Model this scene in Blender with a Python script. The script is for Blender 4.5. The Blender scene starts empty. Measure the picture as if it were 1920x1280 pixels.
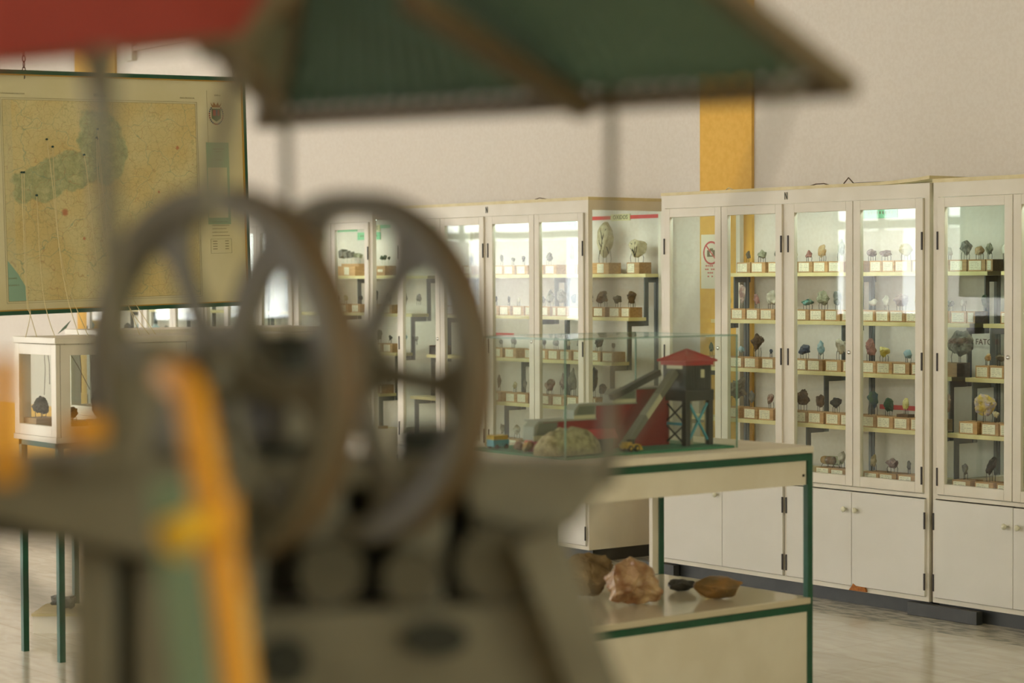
import bpy, math, random
from math import sin, cos, pi, radians as R, sqrt
from mathutils import Vector, Matrix, noise

# ------------------------------------------------------------------ camera
F = 4000.0
CAM = Vector((0, 0, 1.6))
_a = Vector((-.789, .614, 0)).normalized()
_r = Vector((_a.y, -_a.x, 0))
PITCH, ROLL = math.atan(115 / 4000), .0039
FW = _a * cos(PITCH) + Vector((0, 0, -sin(PITCH)))
_u = _r.cross(FW)
RT = _r * cos(ROLL) - _u * sin(ROLL)
UP = _u * cos(ROLL) + _r * sin(ROLL)
scene = bpy.context.scene
col = scene.collection
cd = bpy.data.cameras.new('camera')
cd.sensor_width = 36; cd.lens = 75; cd.clip_start = .05; cd.clip_end = 200
cd.dof.use_dof = True; cd.dof.focus_distance = 10.6; cd.dof.aperture_fstop = 2.5
cd.dof.aperture_blades = 0
cam = bpy.data.objects.new('camera', cd); col.objects.link(cam)
M3 = Matrix((RT, UP, -FW)).transposed()
cam.matrix_world = Matrix.Translation(CAM) @ M3.to_4x4()
scene.camera = cam

# ------------------------------------------------------------------ world, exposure
w = bpy.data.worlds.new('world'); scene.world = w; w.use_nodes = True
w.node_tree.nodes['Background'].inputs[0].default_value = (.85, .92, 1, 1)
w.node_tree.nodes['Background'].inputs[1].default_value = 1.0
scene.view_settings.view_transform = 'Standard'
scene.view_settings.look = 'None'
scene.view_settings.gamma = 1
scene.view_settings.use_curve_mapping = False
scene.view_settings.exposure = 0.36
WINDOW_STRENGTH = 11.5
WINDOW_COLOUR = (.965, 1.0, .985, 1)
WARM_COLOUR = (.96, 1.0, .74, 1)
TUBE_STRENGTH = 18.0

def ray(px, py):
    return FW + RT * ((px - 960) / F) - UP * ((py - 640) / F)
def P(px, py, d):
    return CAM + ray(px, py) * d
def on(axis, val, px, py=640):
    v = ray(px, py); t = (val - CAM[axis]) / v[axis]
    return CAM + v * t
def onx(px, py, X): return on(0, X, px, py)
def ony(px, py, Y): return on(1, Y, px, py)
def onz(px, py, Z): return on(2, Z, px, py)

# ------------------------------------------------------------------ helpers
def tag(o, label=None, cat=None, group=None, kind=None):
    if label: o['label'] = label
    if cat: o['category'] = cat
    if group: o['group'] = group
    if kind: o['kind'] = kind
    return o
def empty(name, loc, rot=(0, 0, 0), label=None, cat=None, group=None):
    o = bpy.data.objects.new(name, None); col.objects.link(o)
    o.empty_display_size = .05
    o.location = loc; o.rotation_euler = rot
    return tag(o, label, cat, group)

class MB:
    def __init__(s): s.v = []; s.f = []; s.sm = []
    def add(s, vs, fs, smooth=False):
        n = len(s.v); s.v += [Vector(p) for p in vs]
        s.f += [tuple(i + n for i in f) for f in fs]; s.sm += [smooth] * len(fs)
        return s
    def box(s, x0, x1, y0, y1, z0, z1):
        if x0 > x1: x0, x1 = x1, x0
        if y0 > y1: y0, y1 = y1, y0
        if z0 > z1: z0, z1 = z1, z0
        return s.add([(x0,y0,z0),(x1,y0,z0),(x1,y1,z0),(x0,y1,z0),(x0,y0,z1),(x1,y0,z1),(x1,y1,z1),(x0,y1,z1)],
              [(3,2,1,0),(4,5,6,7),(0,1,5,4),(1,2,6,5),(2,3,7,6),(3,0,4,7)])
    def tube(s, pts, r, n=8, cap=True, smooth=True):
        pts = [Vector(p) for p in pts]
        rs = r if isinstance(r, (list, tuple)) else [r] * len(pts)
        rings = []
        prev = None
        for i, p in enumerate(pts):
            d = (pts[min(i + 1, len(pts) - 1)] - pts[max(i - 1, 0)]).normalized()
            if prev is None:
                a = Vector((0, 0, 1)) if abs(d.z) < .9 else Vector((1, 0, 0))
                prev = d.cross(a).normalized()
            u = (prev - d * prev.dot(d)).normalized(); prev = u
            v = d.cross(u)
            rings.append([p + (u * cos(2 * pi * k / n) + v * sin(2 * pi * k / n)) * rs[i] for k in range(n)])
        vs = [q for g in rings for q in g]; fs = []
        for i in range(len(pts) - 1):
            for k in range(n):
                k2 = (k + 1) % n
                fs.append((i*n+k, i*n+k2, (i+1)*n+k2, (i+1)*n+k))
        s.add(vs, fs, smooth)
        if cap:
            b = len(s.v) - len(vs)
            s.f.append(tuple(b + k for k in range(n))[::-1]); s.sm.append(False)
            e = b + (len(pts) - 1) * n
            s.f.append(tuple(e + k for k in range(n))); s.sm.append(False)
        return s
    def bar(s, a, b, w, h=None, up=(0, 0, 1)):
        """rectangular bar from a to b, w across, h along up"""
        a, b = Vector(a), Vector(b); h = h or w
        d = (b - a).normalized(); up = Vector(up)
        if abs(d.dot(up)) > .98: up = Vector((1, 0, 0))
        x = d.cross(up).normalized() * (w / 2); z = x.cross(d).normalized() * (h / 2)
        vs = [a-x-z, a+x-z, a+x+z, a-x+z, b-x-z, b+x-z, b+x+z, b-x+z]
        return s.add(vs, [(0,1,2,3),(7,6,5,4),(0,4,5,1),(1,5,6,2),(2,6,7,3),(3,7,4,0)])
    def prism(s, poly, ex):
        ex = Vector(ex); poly = [Vector(p) for p in poly]; n = len(poly)
        vs = poly + [p + ex for p in poly]
        fs = [tuple(range(n)), tuple(range(2*n-1, n-1, -1))]
        for i in range(n):
            j = (i + 1) % n; fs.append((i, i + n, j + n, j))
        return s.add(vs, fs)
    def lathe(s, prof, n=24, M=None):
        vs = []; fs = []
        for (r, z) in prof:
            for k in range(n):
                p = Vector((r * cos(2*pi*k/n), r * sin(2*pi*k/n), z))
                vs.append(M @ p if M else p)
        for i in range(len(prof) - 1):
            for k in range(n):
                k2 = (k + 1) % n; fs.append((i*n+k, i*n+k2, (i+1)*n+k2, (i+1)*n+k))
        return s.add(vs, fs, True)
    def build(s, name, mat, parent=None, bevel=0, local=None, fix=True):
        me = bpy.data.meshes.new(name)
        vs = s.v
        if local is not None: vs = [local @ v for v in vs]
        me.from_pydata([tuple(v) for v in vs], [], s.f)
        me.polygons.foreach_set('use_smooth', s.sm)
        me.materials.append(mat)
        if fix:
            import bmesh
            bm = bmesh.new(); bm.from_mesh(me); bmesh.ops.recalc_face_normals(bm, faces=bm.faces); bm.to_mesh(me); bm.free()
        me.update()
        o = bpy.data.objects.new(name, me); col.objects.link(o)
        if parent: o.parent = parent
        if bevel:
            b = o.modifiers.new('bevel', 'BEVEL'); b.width = bevel; b.segments = 2; b.limit_method = 'ANGLE'
        return o

def winv(e):
    return Matrix.LocRotScale(e.location, e.rotation_euler, None).inverted()

# ------------------------------------------------------------------ materials
def newmat(name):
    m = bpy.data.materials.new(name); m.use_nodes = True
    nt = m.node_tree; b = nt.nodes['Principled BSDF']
    return m, nt, b
def lin(c):
    return tuple(((x/255)/12.92 if x/255 <= .04045 else ((x/255+.055)/1.055)**2.4) for x in c) + (1,)
def N(nt, t, **kw):
    n = nt.nodes.new(t)
    for k, v in kw.items(): setattr(n, k, v)
    return n
def simple(name, c, rough=.5, metal=0, c2=None, scale=8, bump=0, detail=4, spec=.5, coord='Object', stretch=None):
    m, nt, b = newmat(name)
    b.inputs['Base Color'].default_value = lin(c)
    b.inputs['Roughness'].default_value = rough
    b.inputs['Metallic'].default_value = metal
    b.inputs['Specular IOR Level'].default_value = spec
    if c2 or bump:
        tc = N(nt, 'ShaderNodeTexCoord')
        out = tc.outputs[coord]
        if stretch:
            mp = N(nt, 'ShaderNodeMapping'); mp.inputs['Scale'].default_value = stretch
            nt.links.new(out, mp.inputs[0]); out = mp.outputs[0]
        nz = N(nt, 'ShaderNodeTexNoise'); nz.inputs['Scale'].default_value = scale; nz.inputs['Detail'].default_value = detail
        nt.links.new(out, nz.inputs['Vector'])
        if c2:
            r = N(nt, 'ShaderNodeValToRGB'); r.color_ramp.elements[0].position = .38; r.color_ramp.elements[1].position = .62
            r.color_ramp.elements[0].color = lin(c); r.color_ramp.elements[1].color = lin(c2)
            nt.links.new(nz.outputs[0], r.inputs[0]); nt.links.new(r.outputs[0], b.inputs['Base Color'])
        if bump:
            bp = N(nt, 'ShaderNodeBump'); bp.inputs['Strength'].default_value = bump; bp.inputs['Distance'].default_value = .01
            nt.links.new(nz.outputs[0], bp.inputs['Height']); nt.links.new(bp.outputs[0], b.inputs['Normal'])
    return m
def glassmat(name, tint=(.965, .985, .968), refl=1.0):
    m = bpy.data.materials.new(name); m.use_nodes = True; nt = m.node_tree; nt.nodes.clear()
    out = N(nt, 'ShaderNodeOutputMaterial'); mix = N(nt, 'ShaderNodeMixShader')
    tr = N(nt, 'ShaderNodeBsdfTransparent'); gl = N(nt, 'ShaderNodeBsdfGlossy')
    tr.inputs[0].default_value = tint + (1,); gl.inputs['Roughness'].default_value = .006
    gl.inputs[0].default_value = (refl, refl, refl, 1)
    lw = N(nt, 'ShaderNodeLayerWeight'); lw.inputs[0].default_value = .5
    pw = N(nt, 'ShaderNodeMath', operation='POWER'); pw.inputs[1].default_value = 4.0
    mu = N(nt, 'ShaderNodeMath', operation='MULTIPLY_ADD'); mu.inputs[1].default_value = .48; mu.inputs[2].default_value = .021
    nz = N(nt, 'ShaderNodeTexNoise'); nz.inputs['Scale'].default_value = 1.6; nz.inputs['Detail'].default_value = 1
    tc = N(nt, 'ShaderNodeTexCoord')
    bp = N(nt, 'ShaderNodeBump'); bp.inputs['Strength'].default_value = .04; bp.inputs['Distance'].default_value = .02
    L = nt.links.new
    L(tc.outputs['Object'], nz.inputs['Vector']); L(nz.outputs[0], bp.inputs['Height']); L(bp.outputs[0], gl.inputs['Normal'])
    L(lw.outputs['Facing'], pw.inputs[0]); L(pw.outputs[0], mu.inputs[0]); L(mu.outputs[0], mix.inputs[0])
    L(tr.outputs[0], mix.inputs[1]); L(gl.outputs[0], mix.inputs[2]); L(mix.outputs[0], out.inputs[0])
    return m
MT = {}
MT['plaster'] = simple('plaster', (220, 211, 199), .85, c2=(216, 206, 193), scale=60, bump=.06, spec=.2)
MT['ochre'] = simple('ochre_paint', (228, 180, 88), .7, c2=(222, 173, 80), scale=30, bump=.1, spec=.2)
MT['white_paint'] = simple('white_paint', (220, 211, 193), .45, c2=(214, 204, 184), scale=5)
MT['laminate'] = simple('laminate', (216, 210, 198), .35, c2=(212, 206, 193), scale=3)
MT['edge_wood'] = simple('edge_wood', (214, 198, 152), .5, c2=(204, 186, 136), scale=14)
MT['shelf'] = simple('shelf_wood', (218, 204, 148), .5, c2=(210, 194, 134), scale=14)
MT['dark_plinth'] = simple('dark_plinth', (58, 58, 54), .45, c2=(48, 48, 46), scale=10)
MT['bracket'] = simple('bracket_steel', (86, 90, 90), .5)
MT['black'] = simple('black_metal', (48, 38, 30), .6)
MT['chrome'] = simple('chrome', (210, 210, 205), .2, metal=1)
MT['knob'] = simple('knob_plastic', (214, 208, 180), .3)
MT['glass'] = glassmat('cabinet_glass')
MT['case_glass'] = glassmat('case_glass', (.955, .98, .962))
MT['glass_edge'] = simple('glass_edge', (120, 150, 132), .2)
MT['green_metal'] = simple('green_metal', (14, 78, 52), .35, c2=(12, 70, 46), scale=20)
MT['green_felt'] = simple('green_felt', (70, 136, 106), .9, c2=(60, 124, 96), scale=30)
MT['red_strip'] = simple('red_strip', (206, 66, 62), .6)
MT['green_sign'] = simple('green_sign', (130, 196, 148), .6)
MT['sign_cream'] = simple('sign_cream', (214, 206, 160), .7)
MT['ink'] = simple('ink', (60, 60, 45), .7)
MT['ink_brown'] = simple('ink_brown', (110, 96, 66), .7)
MT['paper'] = simple('paper', (226, 218, 196), .8)
MT['sign_red'] = simple('sign_red', (196, 70, 70), .7)
MT['cable'] = simple('cable', (96, 74, 52), .7)
MT['chip'] = simple('chipboard', (176, 110, 50), .9, c2=(150, 88, 38), scale=80)
MT['string'] = simple('string', (205, 188, 140), .9)
MT['pin'] = simple('pin', (16, 60, 52), .4)
MT['machine'] = simple('machine_paint', (112, 105, 90), .5, c2=(100, 93, 79), scale=12)
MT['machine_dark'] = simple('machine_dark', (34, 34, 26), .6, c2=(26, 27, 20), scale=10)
MT['machine_mid'] = simple('machine_mid', (82, 75, 60), .6, c2=(70, 64, 50), scale=12)
MT['rust'] = simple('rusty_tread', (88, 66, 42), .6, c2=(78, 62, 42), scale=14)
MT['yellow'] = simple('yellow_enamel', (210, 142, 20), .6)
MT['yellow2'] = simple('yellow_enamel_light', (214, 166, 26), .6)
MT['strut_green'] = simple('strut_green', (120, 140, 120), .5)
MT['roof_green'] = simple('roof_green', (98, 128, 118), .6, c2=(88, 117, 108), scale=6)
MT['roof_red'] = simple('roof_red', (140, 44, 34), .6, c2=(130, 40, 32), scale=5)
MT['roof_wood'] = simple('roof_wood', (92, 76, 52), .6)
MT['model_red'] = simple('model_red', (134, 30, 24), .6)
MT['model_roof'] = simple('model_roof_red', (168, 42, 36), .5)
MT['model_dark'] = simple('model_dark', (44, 46, 38), .5)
MT['model_grey'] = simple('model_grey', (138, 138, 124), .6)
MT['model_blue'] = simple('model_blue', (84, 160, 178), .5)
MT['model_cream'] = simple('model_cream', (198, 190, 158), .6)
MT['model_yellow'] = simple('model_yellow', (200, 160, 40), .5)
MT['tyre'] = simple('tyre', (40, 38, 32), .8)
MT['trunking'] = simple('trunking', (206, 198, 180), .5)
MT['curtain_dark'] = simple('window_frame_paint', (88, 110, 92), .5)

def woodmat():
    m, nt, b = newmat('block_wood'); L = nt.links.new
    tc = N(nt, 'ShaderNodeTexCoord'); oi = N(nt, 'ShaderNodeObjectInfo')
    ad = N(nt, 'ShaderNodeVectorMath', operation='ADD'); L(tc.outputs['Object'], ad.inputs[0])
    mu = N(nt, 'ShaderNodeMath', operation='MULTIPLY'); mu.inputs[1].default_value = 37; L(oi.outputs['Random'], mu.inputs[0])
    L(mu.outputs[0], ad.inputs[1])
    mp = N(nt, 'ShaderNodeMapping'); mp.inputs['Scale'].default_value = (6, 40, 60); L(ad.outputs[0], mp.inputs[0])
    nz = N(nt, 'ShaderNodeTexNoise'); nz.inputs['Scale'].default_value = 1.5; L(mp.outputs[0], nz.inputs['Vector'])
    r = N(nt, 'ShaderNodeValToRGB'); r.color_ramp.elements[0].color = lin((172, 126, 74)); r.color_ramp.elements[1].color = lin((200, 156, 100))
    r.color_ramp.elements[0].position = .3; r.color_ramp.elements[1].position = .7
    L(nz.outputs[0], r.inputs[0])
    hs = N(nt, 'ShaderNodeHueSaturation'); L(r.outputs[0], hs.inputs['Color'])
    v = N(nt, 'ShaderNodeMapRange'); v.inputs['To Min'].default_value = .7; v.inputs['To Max'].default_value = 1.05; L(oi.outputs['Random'], v.inputs[0])
    L(v.outputs[0], hs.inputs['Value']); L(hs.outputs[0], b.inputs['Base Color']); b.inputs['Roughness'].default_value = .55
    return m
MT['block'] = woodmat()
def labelmat():
    """cream card with five short lines of brown handwriting"""
    m, nt, b = newmat('label_card'); L = nt.links.new
    tc = N(nt, 'ShaderNodeTexCoord'); oi = N(nt, 'ShaderNodeObjectInfo')
    sp = N(nt, 'ShaderNodeSeparateXYZ'); L(tc.outputs['Generated'], sp.inputs[0])
    k = N(nt, 'ShaderNodeMath', operation='MULTIPLY'); k.inputs[1].default_value = 5.2; L(sp.outputs['Z'], k.inputs[0])
    fr = N(nt, 'ShaderNodeMath', operation='FRACT'); L(k.outputs[0], fr.inputs[0])
    c1 = N(nt, 'ShaderNodeMath', operation='COMPARE'); c1.inputs[1].default_value = .45; c1.inputs[2].default_value = .15; L(fr.outputs[0], c1.inputs[0])
    fl = N(nt, 'ShaderNodeMath', operation='FLOOR'); L(k.outputs[0], fl.inputs[0])
    cb = N(nt, 'ShaderNodeCombineXYZ'); L(sp.outputs['X'], cb.inputs[0]); L(fl.outputs[0], cb.inputs[1])
    q = N(nt, 'ShaderNodeMath', operation='MULTIPLY'); q.inputs[1].default_value = 91; L(oi.outputs['Random'], q.inputs[0]); L(q.outputs[0], cb.inputs[2])
    mp = N(nt, 'ShaderNodeMapping'); mp.inputs['Scale'].default_value = (9, 3.1, 1); L(cb.outputs[0], mp.inputs[0])
    nz = N(nt, 'ShaderNodeTexNoise'); nz.inputs['Scale'].default_value = 1; nz.inputs['Detail'].default_value = 2; L(mp.outputs[0], nz.inputs['Vector'])
    gt = N(nt, 'ShaderNodeMath', operation='GREATER_THAN'); gt.inputs[1].default_value = .5; L(nz.outputs[0], gt.inputs[0])
    lt = N(nt, 'ShaderNodeMath', operation='LESS_THAN'); lt.inputs[1].default_value = .28; L(sp.outputs['X'], lt.inputs[0])
    mx = N(nt, 'ShaderNodeMath', operation='MAXIMUM'); L(gt.outputs[0], mx.inputs[0]); L(lt.outputs[0], mx.inputs[1])
    e = N(nt, 'ShaderNodeMath', operation='COMPARE'); e.inputs[1].default_value = .5; e.inputs[2].default_value = .41; L(sp.outputs['X'], e.inputs[0])
    a = N(nt, 'ShaderNodeMath', operation='MULTIPLY'); L(c1.outputs[0], a.inputs[0]); L(mx.outputs[0], a.inputs[1])
    a2 = N(nt, 'ShaderNodeMath', operation='MULTIPLY'); L(a.outputs[0], a2.inputs[0]); L(e.outputs[0], a2.inputs[1])
    a3 = N(nt, 'ShaderNodeMath', operation='MULTIPLY'); L(a2.outputs[0], a3.inputs[0]); a3.inputs[1].default_value = .55
    mixc = N(nt, 'ShaderNodeMix', data_type='RGBA'); mixc.inputs[6].default_value = lin((230, 222, 194)); mixc.inputs[7].default_value = lin((96, 84, 56))
    L(a3.outputs[0], mixc.inputs[0]); L(mixc.outputs[2], b.inputs['Base Color']); b.inputs['Roughness'].default_value = .7
    return m
MT['label'] = labelmat()

def floormat():
    m, nt, b = newmat('floor_tiles'); L = nt.links.new
    tc = N(nt, 'ShaderNodeTexCoord'); sp = N(nt, 'ShaderNodeSeparateXYZ'); L(tc.outputs['Object'], sp.inputs[0])
    mp = N(nt, 'ShaderNodeMapping'); mp.inputs['Scale'].default_value = (1, 3, 1); L(tc.outputs['Object'], mp.inputs[0])
    nz = N(nt, 'ShaderNodeTexNoise'); nz.inputs['Scale'].default_value = 4; nz.inputs['Detail'].default_value = 6; nz.inputs['Distortion'].default_value = 1.2
    L(mp.outputs[0], nz.inputs['Vector'])
    r = N(nt, 'ShaderNodeValToRGB'); r.color_ramp.elements[0].position = .35; r.color_ramp.elements[1].position = .65
    r.color_ramp.elements[0].color = lin((194, 184, 164)); r.color_ramp.elements[1].color = lin((212, 203, 184)); L(nz.outputs[0], r.inputs[0])
    # mottled border tiles beside the showcases
    nb = N(nt, 'ShaderNodeTexNoise'); nb.inputs['Scale'].default_value = 9; nb.inputs['Detail'].default_value = 6; L(mp.outputs[0], nb.inputs['Vector'])
    rb = N(nt, 'ShaderNodeValToRGB'); rb.color_ramp.elements[0].position = .40; rb.color_ramp.elements[1].position = .58
    rb.color_ramp.elements[0].color = lin((148, 142, 128)); rb.color_ramp.elements[1].color = lin((204, 195, 174)); L(nb.outputs[0], rb.inputs[0])
    gy = N(nt, 'ShaderNodeMath', operation='GREATER_THAN'); gy.inputs[1].default_value = 7.42; L(sp.outputs['Y'], gy.inputs[0])
    mb = N(nt, 'ShaderNodeMix', data_type='RGBA'); L(gy.outputs[0], mb.inputs[0]); L(r.outputs[0], mb.inputs[6]); L(rb.outputs[0], mb.inputs[7])
    def grid(axis, off, size=.40, hw=.004):
        a = N(nt, 'ShaderNodeMath', operation='ADD'); a.inputs[1].default_value = off; L(sp.outputs[axis], a.inputs[0])
        d = N(nt, 'ShaderNodeMath', operation='DIVIDE'); d.inputs[1].default_value = size; L(a.outputs[0], d.inputs[0])
        f = N(nt, 'ShaderNodeMath', operation='FRACT'); L(d.outputs[0], f.inputs[0])
        c = N(nt, 'ShaderNodeMath', operation='COMPARE'); c.inputs[1].default_value = .5; c.inputs[2].default_value = hw; L(f.outputs[0], c.inputs[0])
        return c.outputs[0]
    mx = N(nt, 'ShaderNodeMath', operation='MAXIMUM'); L(grid('X', 40.2), mx.inputs[0]); L(grid('Y', 40 - 7.42 + .2), mx.inputs[1])
    k = N(nt, 'ShaderNodeMath', operation='MULTIPLY'); k.inputs[1].default_value = .55; L(mx.outputs[0], k.inputs[0])
    mg = N(nt, 'ShaderNodeMix', data_type='RGBA'); L(k.outputs[0], mg.inputs[0]); L(mb.outputs[2], mg.inputs[6]); mg.inputs[7].default_value = lin((120, 108, 84))
    L(mg.outputs[2], b.inputs['Base Color']); b.inputs['Roughness'].default_value = .16
    return m
MT['floor'] = floormat()

ROCKC = {  # key: (word, colour a, colour b)
 'gb': ('grey-brown', (120, 108, 84), (84, 74, 56)), 'gr': ('grey', (128, 124, 112), (92, 90, 82)),
 'gg': ('grey-green', (118, 118, 90), (150, 148, 122)), 'dg': ('dark green', (42, 62, 40), (64, 82, 56)),
 'bl': ('dark blue', (44, 56, 84), (72, 74, 78)), 'lb': ('pale blue', (128, 158, 166), (164, 182, 184)),
 'tq': ('turquoise and brown', (96, 160, 150), (112, 92, 66)), 'wh': ('white', (206, 200, 182), (168, 160, 140)),
 'cr': ('cream', (196, 184, 144), (170, 152, 108)), 'pk': ('pink', (170, 116, 104), (128, 92, 84)),
 'or': ('orange-brown', (166, 120, 62), (184, 160, 120)), 'br': ('brown', (104, 78, 50), (76, 56, 38)),
 'ye': ('yellow', (196, 176, 66), (200, 190, 130)), 'ma': ('mauve', (116, 94, 92), (150, 130, 124)),
 'dk': ('dark grey', (62, 58, 50), (44, 42, 38)), 'mu': ('yellow and lilac', (206, 178, 74), (168, 156, 176)),
 'ag': ('banded white and mauve', (196, 178, 162), (136, 104, 96)), 'bg': ('blue and green', (40, 64, 96), (62, 92, 62)),
 'rd': ('reddish', (132, 84, 66), (160, 140, 122)), 'rk': ('tan dendrite-veined', (192, 180, 146), (164, 150, 114)),
}
for k_, (w_, a_, b_) in ROCKC.items():
    MT['rock_' + k_] = simple('rock_' + k_, a_, .75, c2=b_, scale=26, bump=.5, detail=6)
MT['rock_quartz'] = simple('rock_quartz', (184, 152, 112), .35, c2=(132, 90, 56), scale=16, bump=.8, detail=6)
MT['rock_tan'] = simple('rock_tan', (128, 104, 64), .85, c2=(104, 82, 48), scale=16, bump=.8, detail=6)
MT['rock_slab'] = simple('rock_slab', (104, 84, 50), .45, c2=(144, 104, 50), scale=9, bump=.4, detail=5)
MT['rock_shiny'] = simple('rock_shiny', (52, 52, 46), .3, c2=(70, 66, 58), scale=9, bump=.4)
MT['pile'] = simple('pile', (162, 154, 120), .9, c2=(120, 112, 82), scale=40, bump=1.0, detail=8)
MT['jar'] = glassmat('jar_glass', (.85, .9, .8))

import bmesh as _bm
def _ico(n):
    b = _bm.new(); _bm.ops.create_icosphere(b, subdivisions=n, radius=1)
    vs = [v.co.copy() for v in b.verts]; fs = [tuple(v.index for v in f.verts) for f in b.faces]; b.free()
    return vs, fs
ICO = {2: _ico(2), 3: _ico(3), 4: _ico(4)}
def rock(seed, sx, sy, sz, rough=.35, sub=3, facets=6, lumpy=0.0):
    """vertices of a rock that fills sx*sy*sz (full sizes), resting at z=0"""
    rnd = random.Random(seed); vs, fs = ICO[sub]
    planes = []
    for _ in range(facets):
        n = Vector((rnd.gauss(0, 1), rnd.gauss(0, 1), rnd.gauss(0, 1))).normalized(); planes.append((n, rnd.uniform(.55, .85)))
    off = Vector((rnd.uniform(-50, 50), rnd.uniform(-50, 50), rnd.uniform(-50, 50)))
    out = []
    for v in vs:
        p = v.copy()
        for n, d in planes:
            e = p.dot(n) - d
            if e > 0: p -= n * e
        k = 1 + rough * noise.noise(v * 1.3 + off) + rough * .55 * noise.noise(v * 3.1 + off) + rough * .3 * noise.noise(v * 7 + off)
        if lumpy: k += lumpy * abs(noise.noise(v * 2.6 - off))
        out.append(p * k)
    mn = [min(p[i] for p in out) for i in range(3)]; mx_ = [max(p[i] for p in out) for i in range(3)]
    S = (sx, sy, sz)
    res = [Vector(tuple(((p[i] - mn[i]) / (mx_[i] - mn[i]) - (.5 if i < 2 else 0)) * S[i] for i in range(3))) for p in out]
    return res, fs
def text_mesh(name, body, size, mat, parent, loc, rot, extrude=.0008, align='CENTER', offset=0):
    c = bpy.data.curves.new(name, 'FONT'); c.body = body; c.size = size; c.extrude = extrude
    c.align_x = align; c.align_y = 'CENTER'; c.offset = offset; c.resolution_u = 2
    t = bpy.data.objects.new(name + '_tmp', c); col.objects.link(t)
    dg = bpy.context.evaluated_depsgraph_get()
    me = bpy.data.meshes.new_from_object(t.evaluated_get(dg))
    bpy.data.objects.remove(t); bpy.data.curves.remove(c)
    me.name = name; me.materials.clear(); me.materials.append(mat)
    o = bpy.data.objects.new(name, me); col.objects.link(o)
    o.location = loc; o.rotation_euler = rot
    if parent: o.parent = parent
    return o
# ================================================================== the room
WX0, WX1, WY0, WY1, CZ = -27.0, 3.0, -2.6, 8.36, 4.6
FRONT = 7.73            # front plane of the showcases
def struct(name, mb, mat, **k): return tag(mb.build(name, mat, **k), kind='structure')
struct('floor', MB().box(WX0, WX1, WY0, WY1, -.1, 0), MT['floor'])
struct('ceiling', MB().box(WX0, WX1, WY0, WY1, CZ, CZ + .1), MT['plaster'])
struct('wall_back', MB().box(WX0, WX1, WY1, WY1 + .15, 0, CZ), MT['plaster'])
wl = MB().box(WX0 - .15, WX0, WY0 - .15, WY1 + .15, 0, 1.0).box(WX0 - .15, WX0, WY0 - .15, WY1 + .15, 3.6, CZ)
for a, b in ((WY0 - .15, -1.6), (.9, 1.5), (4.0, WY1 + .15)): wl.box(WX0 - .15, WX0, a, b, 1.0, 3.6)
struct('wall_left', wl, MT['plaster'])
wr = MB().box(WX1, WX1 + .15, WY0 - .15, WY1 + .15, 0, 1.0).box(WX1, WX1 + .15, WY0 - .15, WY1 + .15, 3.4, CZ)
for a, b in ((WY0 - .15, -.8), (2.2, 3.0), (6.0, WY1 + .15)): wr.box(WX1, WX1 + .15, a, b, 1.0, 3.4)
struct('wall_right', wr, MT['ochre'])  # ochre picked for this unseen wall so it bounces warm light
# window wall behind the camera's left: openings with frames, panes and thin curtains
wins = [(-25.05, -23.9), (-23.75, -21.7), (-17.25, -15.75), (-15.6, -14.3), (-12.6, -11.0), (-10.2, -8.6), (-7.8, -6.2)]  # last three are unseen windows, added only to bring in light
SILL, HEAD = 1.02, 3.3
fw = MB(); xs = [WX0] + [q for a in wins for q in a] + [WX1]
fw.box(WX0, WX1, WY0 - .15, WY0, 0, SILL); fw.box(WX0, WX1, WY0 - .15, WY0, HEAD, CZ)
for i in range(0, len(xs), 2): fw.box(xs[i], xs[i + 1], WY0 - .15, WY0, SILL, HEAD)
struct('wall_front', fw, MT['plaster'])
def emit(name, c, s):
    m = bpy.data.materials.new(name); m.use_nodes = True; nt = m.node_tree; nt.nodes.clear()
    e = N(nt, 'ShaderNodeEmission'); o = N(nt, 'ShaderNodeOutputMaterial')
    e.inputs[0].default_value = c; e.inputs[1].default_value = s; nt.links.new(e.outputs[0], o.inputs[0]); return m
MT['pane'] = emit('daylit_pane', WINDOW_COLOUR, WINDOW_STRENGTH)
MT['warm_fill'] = emit('warm_fill_pane', WARM_COLOUR, 4.0)
for i, (a, b) in enumerate(((-.8, 2.2), (3.0, 6.0))):  # unseen windows added as warm fill for surfaces facing right
    o = struct('window_%d' % (10 + i), MB().box(WX1 + .11, WX1 + .12, a, b, 1.0, 3.4), MT['warm_fill'])
    f = MB()
    for y in (a, (a + b)/2 - .03, b - .06): f.box(WX1 + .04, WX1 + .10, y, y + .06, 1.0, 3.4)
    for z in (1.0, 2.3, 3.34): f.box(WX1 + .045, WX1 + .095, a, b, z, z + .06)
    f.build('window_frame', MT['curtain_dark'], o)
for i, (a, b) in enumerate(((-1.6, .9), (1.5, 4.0))):  # unseen windows added to brighten the left part of the back wall
    o = struct('window_%d' % (12 + i), MB().box(WX0 - .12, WX0 - .11, a, b, 1.0, 3.6), MT['pane'])
    f = MB()
    for y in (a, (a + b)/2 - .03, b - .06): f.box(WX0 - .10, WX0 - .04, y, y + .06, 1.0, 3.6)
    for z in (1.0, 2.4, 3.54): f.box(WX0 - .095, WX0 - .045, a, b, z, z + .06)
    f.build('window_frame', MT['curtain_dark'], o)
mcur = bpy.data.materials.new('thin_curtain'); mcur.use_nodes = True
nt_ = mcur.node_tree; nt_.nodes.clear()
o_ = N(nt_, 'ShaderNodeOutputMaterial'); d_ = N(nt_, 'ShaderNodeBsdfDiffuse'); t_ = N(nt_, 'ShaderNodeBsdfTranslucent'); m_ = N(nt_, 'ShaderNodeMixShader')
d_.inputs[0].default_value = (.8, .74, .7, 1); t_.inputs[0].default_value = (.86, .8, .76, 1); m_.inputs[0].default_value = .7
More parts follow.
